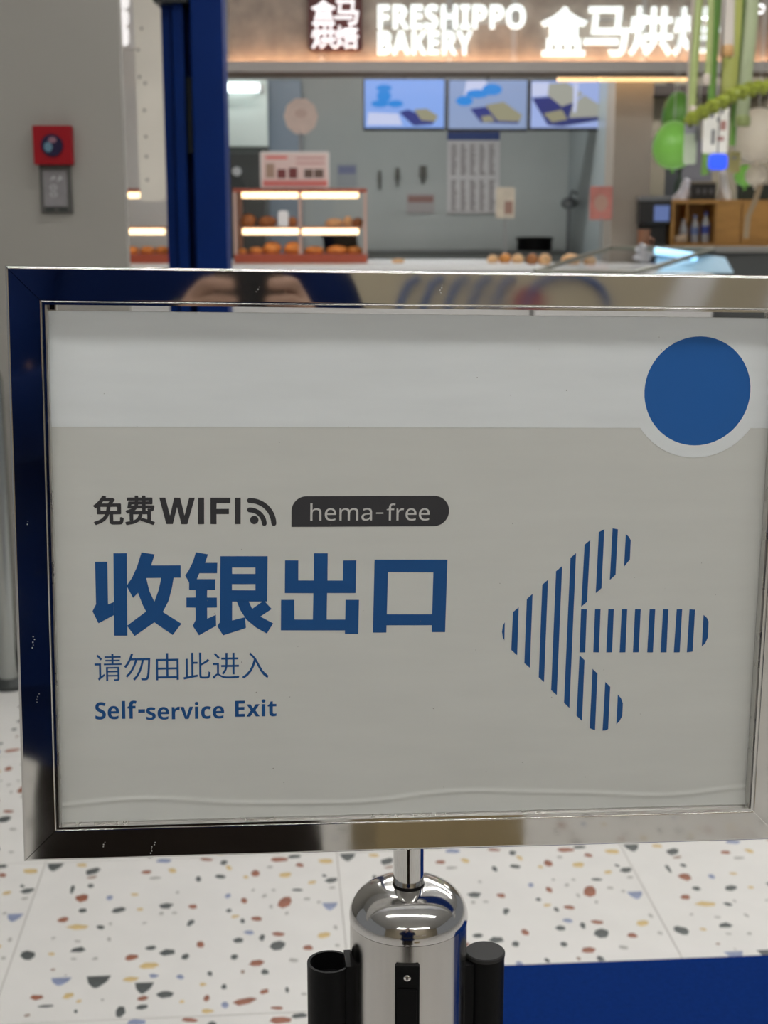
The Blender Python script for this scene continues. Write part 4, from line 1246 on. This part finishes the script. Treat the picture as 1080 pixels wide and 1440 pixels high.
# coffee machine
g = rect(900, 276, 942.5, 336, 10.5)
t = Thing('coffee_machine', 'black coffee machine with a small blue display beside the wooden shelf', 'coffee machine', ((g[0] + g[1]) / 2, 10.7, zsc))
cb = mat('machine_black', (0.018, 0.017, 0.018), 0.35)
t.part(MB().box(g[0], g[1] - .01, 10.56, 10.9, zsc, g[3] - .03), 'body', cb, bevel=0.01)
t.part(MB().box(g[0] - 0.01, g[1], 10.47, 10.9, g[2] + (g[3] - g[2]) * .35, g[3] - .03), 'brew_head', cb, bevel=0.01)
t.part(MB().box(g[0] - 0.015, g[1] + .003, 10.46, 10.9, g[3] - .03, g[3]), 'lid', mat('machine_top', (0.20, 0.20, 0.21), 0.35, 0.3), bevel=0.006)
d_ = rect(920, 289, 941, 311, 10.465)
t.part(MB().box(d_[0], d_[1], 10.462, 10.47, d_[2], d_[3]), 'display', mat('machine_blue', (0.05, 0.08, 0.2), 0.3, emit=0.35, emit_color=(0.25, 0.35, 0.75)))
t.part(MB().box(g[0] + .02, g[1] - .03, 10.47, 10.56, zsc, zsc + .03), 'drip_tray', dark)
g = rect(896, 323, 914, 337, 10.38)
t = Thing('copper_jug', 'small copper coloured jug in front of the coffee machine', 'jug', ((g[0] + g[1]) / 2, 10.38, zsc))
cj = mat('jug_copper', (0.36, 0.17, 0.10), 0.35, 0.5)
cxj = (g[0] + g[1]) / 2
t.part(MB().lathe((cxj, 10.38, zsc), [(.038, 0), (.046, .02), (.044, g[3] - zsc - .02), (.05, g[3] - zsc)], 18), 'body', cj, smooth=True)
t.part(MB().tube([(cxj + .045, 10.38, zsc + .06), (cxj + .075, 10.38, zsc + .05), (cxj + .07, 10.38, zsc + .02), (cxj + .044, 10.38, zsc + .015)], .006, 6), 'handle', cj, smooth=True)
# things on top of the wooden shelf
black_m = mat('crate_black', (0.020, 0.019, 0.020), 0.5)
g = rect(974, 258, 1007, 281, 10.6)
t = Thing('lettered_black_box', 'black box with pale marks on top of the wooden shelf', 'box', ((g[0] + g[1]) / 2, 10.6, zw1))
o = t.part(MB().box(g[0], g[1], 10.6, 10.78, zw1, g[3]), 'box', black_m, bevel=0.006)
for k in range(3):
    q = rect(979 + 9 * k, 265, 984.5 + 9 * k, 273, 10.6)
    t.part(MB().flat([circle((q[0] + q[1]) / 2, (q[2] + q[3]) / 2, 0.013, 0.02, 14)], 10.597), 'mark', mat('box_mark', (0.12, 0.12, 0.13), 0.5), parent=o)
t.part(MB().box(g[0], g[1], 10.59, 10.79, g[3], g[3] + 0.014), 'lid', mat('lid_tan', (0.26, 0.22, 0.16), 0.5))


def bag(px, py0, lean, wpx, label, colr):
    base = at(px, 282, 10.6)
    top = at(px + lean, py0, 10.6)
    h_ = top.z - zw1
    w_ = wpx / FOCAL_PX * 10.6 / 2
    t = Thing('plastic_bag', label, 'bag', (base.x, 10.6, zw1))
    m = MB()
    n = 14
    for j in range(7):
        s = j / 6
        ww = w_ * (1 - 0.55 * s) * (1 + 0.12 * math.sin(7 * s))
        for i in range(n):
            a = 2 * math.pi * i / n
            k = 1 + 0.16 * math.sin(3 * a + 4 * s)
            m.v.append((base.x + (top.x - base.x) * s + ww * k * math.cos(a), 10.6 + 0.07 * (1 - .5 * s) * k * math.sin(a), zw1 + h_ * s))
    for j in range(6):
        for i in range(n):
            a_, b_ = j * n + i, j * n + (i + 1) % n
            m.f.append((a_, b_, b_ + n, a_ + n))
    m.f += [tuple(reversed(range(n))), tuple(range(6 * n, 7 * n))]
    mt = mat('bag_' + str(px), colr, 0.35, var=0.2, scale=12, bump=0.3)
    t.part(m, 'body', mt, smooth=True)
    t.part(MB().ball((top.x, 10.6, top.z), w_ * .5, .03, .03, 10, 6, wob=.1), 'knot', mt, smooth=True)


bag(956, 257, 9, 22, 'white plastic bag leaning on top of the wooden shelf', (0.55, 0.54, 0.60))
bag(1019, 246, -3, 17, 'tall crumpled white bag beside the lettered black box', (0.60, 0.58, 0.57))
g = rect(1042, 262, 1110, 283, 10.7)
t = Thing('dark_storage_box', 'dark green black storage box under the small balloons', 'box', ((g[0] + g[1]) / 2, 10.7, zw1))
t.part(MB().box(g[0], g[1], 10.7, 10.84, zw1, g[3]), 'box', mat('box_greenblack', (0.015, 0.03, 0.025), 0.5), bevel=0.008)
t.part(MB().box(g[0] - .005, g[1] + .005, 10.69, 10.845, g[3], g[3] + .012), 'lid', black_m)
g = rect(952, 196, 1002, 282, 11.6)
t = Thing('grey_locker', 'slate grey cabinet behind the balloons', 'cabinet', ((g[0] + g[1]) / 2, 11.6, 0))
gl = mat('locker_grey', (0.13, 0.13, 0.15), 0.5)
t.part(MB().box(g[0], g[1], 11.6, 12.1, 0, g[3]), 'body', gl, bevel=0.01)
t.part(MB().box(g[0] + .02, g[1] - .02, 11.59, 11.6, 1.0, g[3] - .02), 'door', gl)
g = rect(940, 240, 955, 284, 11.4)
t = Thing('dark_green_bottle', 'tall dark green bottle behind the white bag', 'bottle', ((g[0] + g[1]) / 2, 11.2, zsc))
t.part(MB().lathe(((g[0] + g[1]) / 2, 11.2, zsc), [(.04, 0), (.04, g[3] - zsc - .12), (.016, g[3] - zsc - .05), (.016, g[3] - zsc)], 18), 'glass', mat('dark_green', (0.012, 0.03, 0.016), 0.3), smooth=True)
t.part(MB().lathe(((g[0] + g[1]) / 2, 11.2, g[3]), [(.02, -.01), (.02, .03)], 14), 'cap', black_m, smooth=True)

# ---- sloped glass display cabinet
DG = mat('display_frame', (0.20, 0.20, 0.17), 0.35, 0.5)
blue_led = mat('display_led', (0.5, 0.8, 1), 0.4, emit=1.5, emit_color=(0.42, 0.75, 1.0))
blue_panel = mat('display_blue', (0.42, 0.64, 0.82), 0.25)
A0, A1 = at(752, 382, 9.45), at(858, 349, 10.24)
B0, B1 = at(892, 384, 9.45), at(1003, 351, 10.24)
C1 = at(1036, 384, 9.9)
t = Thing('sloped_glass_display', 'sloped glass cake display with grey edges and a blue lit end', 'display case', ((A0.x + B0.x) / 2, 9.5, 0))
xe = at(1000, 373, 9.55).x
t.part(MB().box(A0.x + .005, xe, 9.45, 10.27, 0, zst - 0.08), 'plinth', mat('counter_front', (0.6, 0.6, 0.6)))
t.part(MB().box(A0.x + .005, xe, 9.42, 10.27, zst - 0.08, zst - 0.04), 'deck', ctop, bevel=0.004)
t.part(MB().box(A0.x + .005, xe, 10.0, 10.27, zst - 0.04, zst), 'rear_step', ctop)
t.part(MB().box(A0.x + .005, B0.x + .07, 9.994, 10.0, zst - 0.036, zst - 0.003), 'edge_trim', MATS['edge_trim_white'])
t.part(MB().box(A0.x + .005, at(890, 373, 10.3).x, 10.27, 10.55, zst - 0.04, zst), 'rear_ledge', ctop)
for p, q in ((A0, A1), (B0, B1), (A1, B1), (A0, B0)):
    t.part(MB().tube([p, q], 0.017, 8), 'frame_edge', DG, smooth=True)
t.part(MB().add([A0, B0, B1, A1], [(0, 1, 2, 3)]), 'sloped_pane', glass('display_glass', ior=1.18))
E0, E1 = at(921, 353, 10.2), at(980, 361, 10.1)
t.part(MB().tube([E0, E1], 0.026, 12), 'light_tube', blue_led, smooth=True)
F = [at(920, 384, 9.8), at(938, 374, 10.0), at(998, 359, 10.2), at(1020, 362, 10.15), at(1032, 384, 9.75)]
Fb = [p + Vector((0.0, 0.03, 0.0)) for p in F]
t.part(MB().add(F + Fb, [(0, 4, 3, 2, 1), (5, 6, 7, 8, 9)] + [(i, (i + 1) % 5, (i + 1) % 5 + 5, i + 5) for i in range(5)]), 'end_panel', blue_panel)
t.part(MB().add([at(922, 361, 10.22), at(978, 367, 10.05), at(975, 373, 9.95), at(922, 371, 10.1)], [(3, 2, 1, 0)]), 'rear_panel', blue_panel)
p = at(905, 366, 9.78)
zg = A0.z + (A1.z - A0.z) * (9.78 - 9.45) / (10.24 - 9.45)   # it rests on the sloped pane
t = Thing('crumpled_film', 'crumpled clear film lying on the sloped glass beside the blue light tube', 'film', (p.x, 9.78, zg))
fm = mat('film_pale', (0.45, 0.45, 0.48), 0.25, var=0.25, scale=20, bump=0.6)
t.part(MB().ball((p.x, 9.78, zg + .034), .060, .05, .040, 16, 12, wob=.16), 'crumple', fm, smooth=True)
t.part(MB().ball((p.x - .02, 9.76, zg + .085), .036, .036, .032, 12, 8, wob=.2), 'fold', fm, smooth=True)

# ================================================================== balloons and hanging streamers


def balloon(name, label, px, py, rx, rz, y, mtl):
    c = at(px, py, y)
    s = y / FOCAL_PX / 1.02
    t = Thing(name, label, 'balloon', (c.x, y, c.z - rz * s))
    m = MB()
    n = 24
    prof_ = []
    for j in range(15):
        ph = math.pi * j / 14
        rr_ = math.sin(ph) ** 0.92 * (1 - 0.10 * math.cos(math.pi - ph))
        prof_.append((max(0.001, rr_ * rx * s), -math.cos(ph) * rz * s))
    t.part(MB().lathe((c.x, y, c.z), prof_, n), 'skin', mtl, smooth=True)
    t.part(MB().lathe((c.x, y, c.z - rz * s), [(0.012, -0.02), (0.004, 0.003)], 10), 'knot', mtl, smooth=True)
    t.part(MB().tube([(c.x, y, c.z + rz * s - 0.004), (c.x, y, 3.6)], 0.0025, 6), 'string', mat('string', (0.5, 0.5, 0.45), 0.6))
    return c, s


g1 = mat('balloon_green', (0.27, 0.68, 0.11), 0.3, spec=0.5)
g2 = mat('balloon_green_shaded', (0.12, 0.32, 0.045), 0.3)  # the bright balloon's green with shade put into the colour
cr = mat('balloon_cream', (0.74, 0.66, 0.54), 0.35)
balloon('balloon', 'bright green balloon beside the beige column', 947, 204, 29, 33, 9.2, g1)
balloon('balloon', 'green balloon with painted-in shade tucked above the bright green one', 953, 163, 22, 33, 9.5, g2)
balloon('balloon', 'big cream balloon beside the hanging streamers', 1066, 190, 33, 37, 8.9, cr)
balloon('balloon', 'small green balloon over the wooden shelf', 1048, 247, 15, 15, 9.6, g1)
c, s = balloon('balloon', 'small cream balloon with a ribbon over the wooden shelf', 1063, 246, 15, 15, 9.3, cr)
pr = [at(1070, 258, 9.3), at(1063, 280, 9.3), at(1052, 305, 9.32), at(1049, 335, 9.34)]
t = Thing('balloon_ribbon', 'pale ribbon trailing down from the small cream balloon', 'ribbon', pr[-1])
m = MB()
for p in pr:
    m.v += [(p.x - .018, p.y, p.z), (p.x + .018, p.y, p.z), (p.x + .018, p.y + .004, p.z), (p.x - .018, p.y + .004, p.z)]
for k in range(3):
    b0 = 4 * k
    for i in range(4):
        j = (i + 1) % 4
        m.f.append((b0 + i, b0 + j, b0 + j + 4, b0 + i + 4))
m.f += [(3, 2, 1, 0), (12, 13, 14, 15)]
t.part(m, 'band', mat('ribbon_tan', (0.36, 0.27, 0.17), 0.5))
t.part(MB().ball((pr[0].x, pr[0].y, pr[0].z + .01), .025, .015, .018, 10, 6), 'bow', mat('ribbon_tan', (0.36, 0.27, 0.17)), smooth=True)

SYY = 8.0


def streamer(label, pxt, pxb, py1, wpx, mtl, y=SYY, tail=None):
    """a flat hanging tube of film, from the ceiling down"""
    b = at(pxb, py1, y)
    dx = (at(pxt, 0, y).x - at(pxb, 0, y).x)
    w_ = wpx / FOCAL_PX * y / 2
    t = Thing('hanging_streamer', label, 'streamer', (b.x, y, b.z), group='green streamers hanging over the drinks corner')
    m = MB()
    n, rows_ = 10, 14
    for j in range(rows_ + 1):
        s = j / rows_
        z = b.z + (3.6 - b.z) * s
        wob = 0.006 * math.sin(9 * s + pxt)
        for i in range(n):
            a = 2 * math.pi * i / n
            ww = w_ * (0.25 if j == rows_ else 1)
            m.v.append((b.x + dx * s * 1.0 + wob + ww * math.cos(a), y + ww * 0.5 * math.sin(a), z))
    for j in range(rows_):
        for i in range(n):
            a_, b_ = j * n + i, j * n + (i + 1) % n
            m.f.append((a_, b_, b_ + n, a_ + n))
    m.f += [tuple(reversed(range(n))), tuple(range(rows_ * n, rows_ * n + n))]
    t.part(m, 'film', mtl, smooth=True)
    if tail:
        t.part(MB().lathe((b.x, y, b.z), [(w_ * 0.9, 0.0), (w_ * 1.08, 0.01), (w_ * 1.08, 0.05), (w_ * .9, 0.06)], 12), 'hem', tail, smooth=True)


sg = [mat('film_lime', (0.31, 0.37, 0.14), 0.35, var=0.15, scale=2, stretch=(3, 3, 0.6)), mat('film_sage', (0.36, 0.41, 0.25), 0.35, var=0.15, scale=2),
      mat('film_yellow', (0.36, 0.38, 0.10), 0.35, var=0.2, scale=2), mat('film_pale', (0.5, 0.5, 0.5)), mat('film_green', (0.13, 0.30, 0.05), 0.3, var=0.15, scale=2),
      mat('film_blush', (0.60, 0.52, 0.45), 0.35, var=0.1, scale=3)]
streamer('slim lime film streamer with a pale hem', 978, 974, 165, 11, sg[0], tail=sg[5])
streamer('slim pale blush streamer hanging left of the white tag', 971, 969, 162, 7, sg[5], y=8.05)
streamer('narrow lime streamer hanging before the last glowing character', 1000, 993, 120, 9, sg[0], y=7.95, tail=sg[5])
streamer('broad yellow green streamer ending over the white tag', 1023, 1025, 140, 23, sg[2], y=8.1, tail=sg[2])
streamer('broad sage green streamer hanging beside the cream balloon', 1054, 1044, 178, 19, sg[1], y=8.15, tail=sg[0])
streamer('dark green streamer strand between the white tag and cream balloon', 1041, 1031, 205, 8, sg[4], y=8.2)
streamer('short green streamer strand below the grey tag', 1012, 990, 246, 10, mat('film_leaf', (0.20, 0.42, 0.09), 0.3, var=0.1, scale=3), y=8.25)
streamer('pale wall-side streamer with an orange foot', 1020, 1022, 80, 17, mat('film_rose', (0.50, 0.45, 0.40), 0.4, var=0.15, scale=2), y=7.9, tail=mat('film_orange', (0.52, 0.30, 0.12), 0.4))
# twisted yellow-green garland
pts = [at(968, 170, 7.8), at(985, 160, 7.75), at(1002, 150, 7.7), at(1018, 143, 7.7), at(1034, 133, 7.7), at(1050, 127, 7.75), at(1066, 124, 7.8), at(1090, 118, 7.9), at(1130, 60, 8.0), at(1150, -60, 8.0)]
pts.append(Vector((pts[-1].x + .05, 8.0, 3.6)))
t = Thing('twisted_garland', 'twisted yellow green garland slanting above the white tag', 'garland', pts[0])
gm = mat('garland_olive', (0.22, 0.26, 0.025), 0.45, var=0.3, scale=10)
t.part(MB().tube(pts, 0.030, 10), 'rope', gm, smooth=True)
m = MB()
for k in range(60):
    s = k / 59 * 6.9
    i = min(int(s), len(pts) - 2)
    p = pts[i].lerp(pts[i + 1], s - i)
    a = k * 0.9
    m.ball((p.x, p.y + 0.03 * math.cos(a), p.z + 0.03 * math.sin(a)), 0.02, 0.016, 0.014, 8, 5)
t.part(m, 'twist', gm, smooth=True)


def hang_tag(label, box, y, face_m, marks, strap=True):
    e = rect(*box, y)
    t = Thing('hanging_tag', label, 'tag', ((e[0] + e[1]) / 2, y, e[2]))
    o = t.part(MB().flat([rounded(e[0], e[1], e[2], e[3], 0.012)], y, 0.008), 'card', face_m)
    for mt, (p, q, r, s) in marks:
        g = rect(p, q, r, s, y)
        t.part(MB().flat([rounded(g[0], g[1], g[2], g[3], 0.004, 3)], y - 0.0015), 'mark', mt, parent=o)
    t.part(MB().tube([((e[0] + e[1]) / 2, y + .004, e[3] - .01), ((e[0] + e[1]) / 2 + .02, y + .02, 3.6)], 0.003, 6), 'string', mat('string', (0.5, 0.5, 0.45), 0.6))


mk = mat('tag_grey_mark', (0.19, 0.19, 0.19), 0.5)
mr = mat('tag_red_mark', (0.45, 0.23, 0.21), 0.5)
hang_tag('white printed tag hanging above the blue lamp', (989, 150, 1024, 216), 7.95, mat('tag_cream', (0.90, 0.88, 0.82), 0.5, var=0.05, scale=8),
         [(mk, (998, 155, 1004, 166)), (mk, (1014, 152, 1018, 160)), (mk, (1000, 182, 1005, 203)), (mr, (1013, 170, 1021, 183)), (mk, (1008, 165, 1012, 172)), (mr, (1008, 192, 1018, 198))])
hang_tag('pale green and grey tag hanging beside the bright green balloon', (962, 160, 980, 231), 8.3, mat('tag_sage', (0.52, 0.60, 0.46), 0.4, var=0.1, scale=6),
         [(mat('tag_slate', (0.30, 0.31, 0.34), 0.5), (963, 162, 980, 188)), (mk, (967, 172, 973, 180))])
hang_tag('narrow dark grey tag between two pale tags', (979, 160, 986, 200), 8.28, mat('tag_dark', (0.14, 0.14, 0.15), 0.5), [(mk, (980, 170, 984, 180))])
hang_tag('small olive tag beside the blue lamp', (1025, 213, 1041, 243), 8.3, mat('tag_olive', (0.28, 0.25, 0.09), 0.5), [(mk, (1029, 220, 1036, 224))])
# glowing blue lamp
g = rect(998, 217, 1023, 238, 7.8)
t = Thing('blue_lamp', 'small glowing blue lamp hanging below the white tag', 'lamp', ((g[0] + g[1]) / 2, 7.8, g[2]))
t.part(MB().flat([rounded(g[0], g[1], g[2], g[3], 0.022)], 7.8, 0.03), 'lens', mat('lamp_blue', (0.02, 0.08, 0.8), 0.3, emit=0.85, emit_color=(0.03, 0.075, 0.85)))
t.part(MB().flat([rounded(g[0] - .006, g[1] + .006, g[2] - .006, g[3] + .006, 0.026)], 7.82, 0.02), 'housing', mat('lamp_pale_blue', (0.2, 0.3, 0.6), 0.4))
t.part(MB().tube([((g[0] + g[1]) / 2, 7.83, g[3]), ((g[0] + g[1]) / 2, 7.83, 3.6)], 0.003, 6), 'cord', dark)
# small white curl lamp at the top right
p = at(1069, 13, 9.2)
t = Thing('curl_lamp', 'small white glowing curl under the hall ceiling', 'lamp', (p.x, 9.2, p.z - .03))
pts = [(p.x + .03 * math.cos(a) * (1 - .04 * a), 9.2, p.z + .03 * math.sin(a) * (1 - .04 * a)) for a in [i * 0.45 for i in range(26)]]
t.part(MB().tube(pts, 0.005, 6), 'curl', mat('curl_white', (1, 1, 1), 0.4, emit=1.4, emit_color=(1, 1, 1)), smooth=True)
t.part(MB().tube([(p.x, 9.2, p.z + .03), (p.x, 9.2, 3.6)], 0.003, 6), 'cord', dark)

# ================================================================== across the hall, seen only in the mirror frame
t = Thing('cardboard_box', 'tan cardboard box with brown print standing on the floor across the hall', 'box', (0.62, -1.3, 0))
kr = mat('cardboard', (0.33, 0.25, 0.13), 0.7, var=0.06, scale=8)
o = t.part(MB().box(0.40, 0.72, -1.5, -1.2, 0, 0.22), 'carton', kr, bevel=0.004)
t.part(MB().box(0.58, 0.64, -1.505, -1.195, 0.218, 0.222), 'tape', mat('tape_tan', (0.5, 0.38, 0.2), 0.3), parent=o)
bl = mat('mural_blue', (0.035, 0.085, 0.24), 0.5)
for k in range(5):
    xx = 1.22 + 0.11 * k
    MB().tube([(xx, -4.69, 1.02), (xx + .02, -4.69, 1.2), (xx + .06, -4.69, 1.29), (xx + .11, -4.69, 1.32)], 0.017, 8).build('painted_stroke', bl, wall_back, smooth=True)
pts = [(2.02 + 0.20 * math.cos(a), -4.69, 1.17 + 0.16 * math.sin(a)) for a in [math.pi * i / 14 for i in range(15)]]
MB().tube(pts, 0.017, 8).build('painted_stroke', bl, wall_back, smooth=True)
MB().flat([circle(1.84, 1.20, 0.075)], -4.695, 0.01).build('painted_dot', mat('mural_red', (0.3, 0.03, 0.04), 0.5), wall_back)
for pl in ([(2.45, 1.05), (2.62, 1.05), (2.80, 1.42), (2.60, 1.38)], [(2.95, 1.0), (3.2, 1.0), (3.3, 1.5), (3.1, 1.4)]):
    MB().flat([pl], -4.69).build('white_sheet', mat('mural_white', (0.75, 0.74, 0.74), 0.5), wall_back)

# ---- the person taking the picture: navy coat, dark trousers, phone in both hands


def skin_mesh(name, nodes, edges, root, material, parent, levels=2, smooth=True, taper=None):
    me = bpy.data.meshes.new(name)
    keys = list(nodes)
    me.from_pydata([nodes[k][0] for k in keys], [(keys.index(a), keys.index(b)) for a, b in edges], [])
    o = link(name, me, parent)
    sk = o.modifiers.new('skin', 'SKIN')
    sk.use_smooth_shade = True
    for i, k in enumerate(keys):
        r = nodes[k][1]
        me.skin_vertices[0].data[i].radius = r if isinstance(r, tuple) else (r, r)
        me.skin_vertices[0].data[i].use_root = (k == root)
    sb = o.modifiers.new('subdivision', 'SUBSURF')
    sb.levels = sb.render_levels = levels
    bpy.context.view_layer.update()
    m2 = bpy.data.meshes.new_from_object(o.evaluated_get(bpy.context.evaluated_depsgraph_get()))
    o.modifiers.clear()
    o.data = m2
    m2.name = name
    m2.materials.clear()
    m2.materials.append(material)
    bpy.data.meshes.remove(me)
    return o


person = empty('person', (0, 0, 0), 'person in a long navy coat holding up a phone with both hands', 'person')
PX, PYY = -0.045, -0.47
skin_m = mat('skin', (0.45, 0.27, 0.19), 0.5)
coat_m = mat('navy_coat', (0.001, 0.0085, 0.050), 0.8, var=0.3, scale=6, spec=0.1)
trouser_m = mat('dark_trousers', (0.018, 0.013, 0.010), 0.8)
N = {'pelvis': ((PX, PYY, 0.90), (0.13, 0.09)), 'waist': ((PX, PYY, 1.06), (0.12, 0.085)), 'chest': ((PX, PYY, 1.25), (0.14, 0.095)),
     'collar': ((PX, PYY, 1.37), (0.08, 0.06)), 'neck': ((PX, PYY + 0.01, 1.43), 0.05), 'jaw': ((PX, PYY + 0.04, 1.50), (0.055, 0.06)),
     'skull': ((PX, PYY + 0.03, 1.58), (0.072, 0.09)), 'crown': ((PX, PYY + 0.01, 1.65), (0.05, 0.06)), 'nose': ((PX, PYY + 0.135, 1.545), 0.012)}
E_ = [('pelvis', 'waist'), ('waist', 'chest'), ('chest', 'collar'), ('collar', 'neck'), ('neck', 'jaw'), ('jaw', 'skull'), ('skull', 'crown'), ('skull', 'nose')]
for s, c in ((-1, 'l'), (1, 'r')):
    N.update({c + 'hip': ((PX + s * .09, PYY, .86), .085), c + 'knee': ((PX + s * .10, PYY + .01, .48), .058), c + 'ankle': ((PX + s * .10, PYY - .01, .09), .038),
              c + 'toe': ((PX + s * .115, PYY + .15, .035), .034), c + 'sho': ((PX + s * .165, PYY, 1.34), .06), c + 'elb': ((PX + s * .235, PYY + .12, 1.08), .043),
              c + 'wri': ((0.02 + s * .075, -0.075, 1.195), .026), c + 'palm': ((0.02 + s * .056, -0.045, 1.235), (.016, .030)),
              c + 'ear': ((PX + s * .083, PYY + .02, 1.56), .014)})
    E_ += [('pelvis', c + 'hip'), (c + 'hip', c + 'knee'), (c + 'knee', c + 'ankle'), (c + 'ankle', c + 'toe'), ('collar', c + 'sho'), (c + 'sho', c + 'elb'),
           (c + 'elb', c + 'wri'), (c + 'wri', c + 'palm'), ('skull', c + 'ear')]
    for k, (dz, ln) in enumerate(((.030, .9), (.012, 1.0), (-.006, .95), (-.022, .75))):     # four fingers round the back of the phone
        a = c + 'f%d' % k
        N[a + 'a'] = ((0.02 + s * .050, -0.020, 1.235 + dz), .009)
        N[a + 'b'] = ((0.02 + s * .040, -0.000, 1.238 + dz), .008)
        N[a + 'c'] = ((0.02 + s * (.040 - .026 * ln), 0.006, 1.236 + dz), .007)
        E_ += [(c + 'palm', a + 'a'), (a + 'a', a + 'b'), (a + 'b', a + 'c')]
    N[c + 'ta'] = ((0.02 + s * .046, -0.038, 1.255), .011)                                   # thumb on the screen side
    N[c + 'tb'] = ((0.02 + s * .022, -0.030, 1.268), .009)
    E_ += [(c + 'palm', c + 'ta'), (c + 'ta', c + 'tb')]
body = skin_mesh('body', N, E_, 'pelvis', skin_m, person)
CN = {'pel': ((PX, PYY, 0.92), (0.25, 0.14)), 'hem1': ((PX, PYY, 0.75), (0.29, 0.155)), 'hem': ((PX, PYY, 0.56), (0.32, 0.165)), 'waist': ((PX, PYY, 1.08), (0.215, 0.125)),
      'chest': ((PX, PYY, 1.25), (0.20, 0.13)), 'col': ((PX, PYY, 1.375), (0.10, 0.085)), 'nk': ((PX, PYY + .01, 1.43), .062)}
CE = [('hem', 'hem1'), ('hem1', 'pel'), ('pel', 'waist'), ('waist', 'chest'), ('chest', 'col'), ('col', 'nk')]
for s, c in ((-1, 'l'), (1, 'r')):
    CN.update({c + 's': ((PX + s * .175, PYY, 1.335), .078), c + 'e': ((PX + s * .25, PYY + .11, 1.075), .07), c + 'w': ((0.02 + s * .088, -0.10, 1.178), .042)})
    CE += [('col', c + 's'), (c + 's', c + 'e'), (c + 'e', c + 'w')]
coat = skin_mesh('coat', CN, CE, 'pel', coat_m, person)
for k in range(4):
    MB().lathe((0, 0, 0), [(0.011, 0.0), (0.011, 0.004), (0.008, 0.005)], 14).build('button', mat('button_black', (0.01, 0.01, 0.012), 0.3), coat, smooth=True,
                                                                                   matrix=Matrix.Translation((PX + .01, PYY + .131, .85 + .13 * k)) @ Matrix.Rotation(math.radians(-90), 4, 'X'))
TN, TE = {'p': ((PX, PYY, .90), (.145, .105))}, []
for s, c in ((-1, 'l'), (1, 'r')):
    TN.update({c + 'h': ((PX + s * .095, PYY, .84), .105), c + 'k': ((PX + s * .105, PYY + .005, .46), .085), c + 'a': ((PX + s * .105, PYY - .005, .07), .072)})
    TE += [('p', c + 'h'), (c + 'h', c + 'k'), (c + 'k', c + 'a')]
    MB().ball((PX + s * .115, PYY + .06, .035), .052, .145, .05, 18, 10, flat=.034).build('shoe', mat('shoe_dark', (0.02, 0.018, 0.016), 0.5), person, smooth=True)
    MB().ball((PX + s * .030, PYY + .106, 1.585), .013, .010, .009, 12, 8).build('eye', mat('eye_dark', (0.03, 0.02, 0.015), 0.2), person, smooth=True)
skin_mesh('trousers', TN, TE, 'p', trouser_m, person)
SKV = MB().lathe((0, 0, 0), [(0.17, 0.80), (0.205, 0.55), (0.225, 0.24), (0.215, 0.24), (0.16, 0.79)], 32, caps=False)
SKV.v = [(PX + 1.0 * x_, PYY + 0.72 * y_, z_) for x_, y_, z_ in SKV.v]
SKV.build('skirt', mat('dark_brown_skirt', (0.016, 0.011, 0.008), 0.8, spec=0.15), person, smooth=True)
MB().tube([(PX - .024, PYY + .105, 1.508), (PX, PYY + .112, 1.505), (PX + .024, PYY + .105, 1.508)], .006, 8).build('mouth', mat('lips', (0.32, 0.10, 0.09), 0.5), person, smooth=True)
MB().ball((PX, PYY - .005, 1.605), .088, .105, .088, 20, 14, wob=.02, flat=.03).build('hair', mat('hair_black', (0.012, 0.010, 0.009), 0.5), person, smooth=True)
ph = Thing('phone', 'dark phone held upright in both hands', 'phone', (0.02, -0.012, 1.165))
ph.part(MB().flat([rounded(-0.0175, 0.0575, 1.168, 1.318, 0.010)], -0.018, 0.008), 'body', mat('phone_black', (0.012, 0.012, 0.014), 0.2), smooth=False)
ph.part(MB().flat([rounded(-0.0145, 0.0545, 1.171, 1.315, 0.008)], -0.0184), 'screen', mat('phone_screen', (0.03, 0.03, 0.035), 0.1))
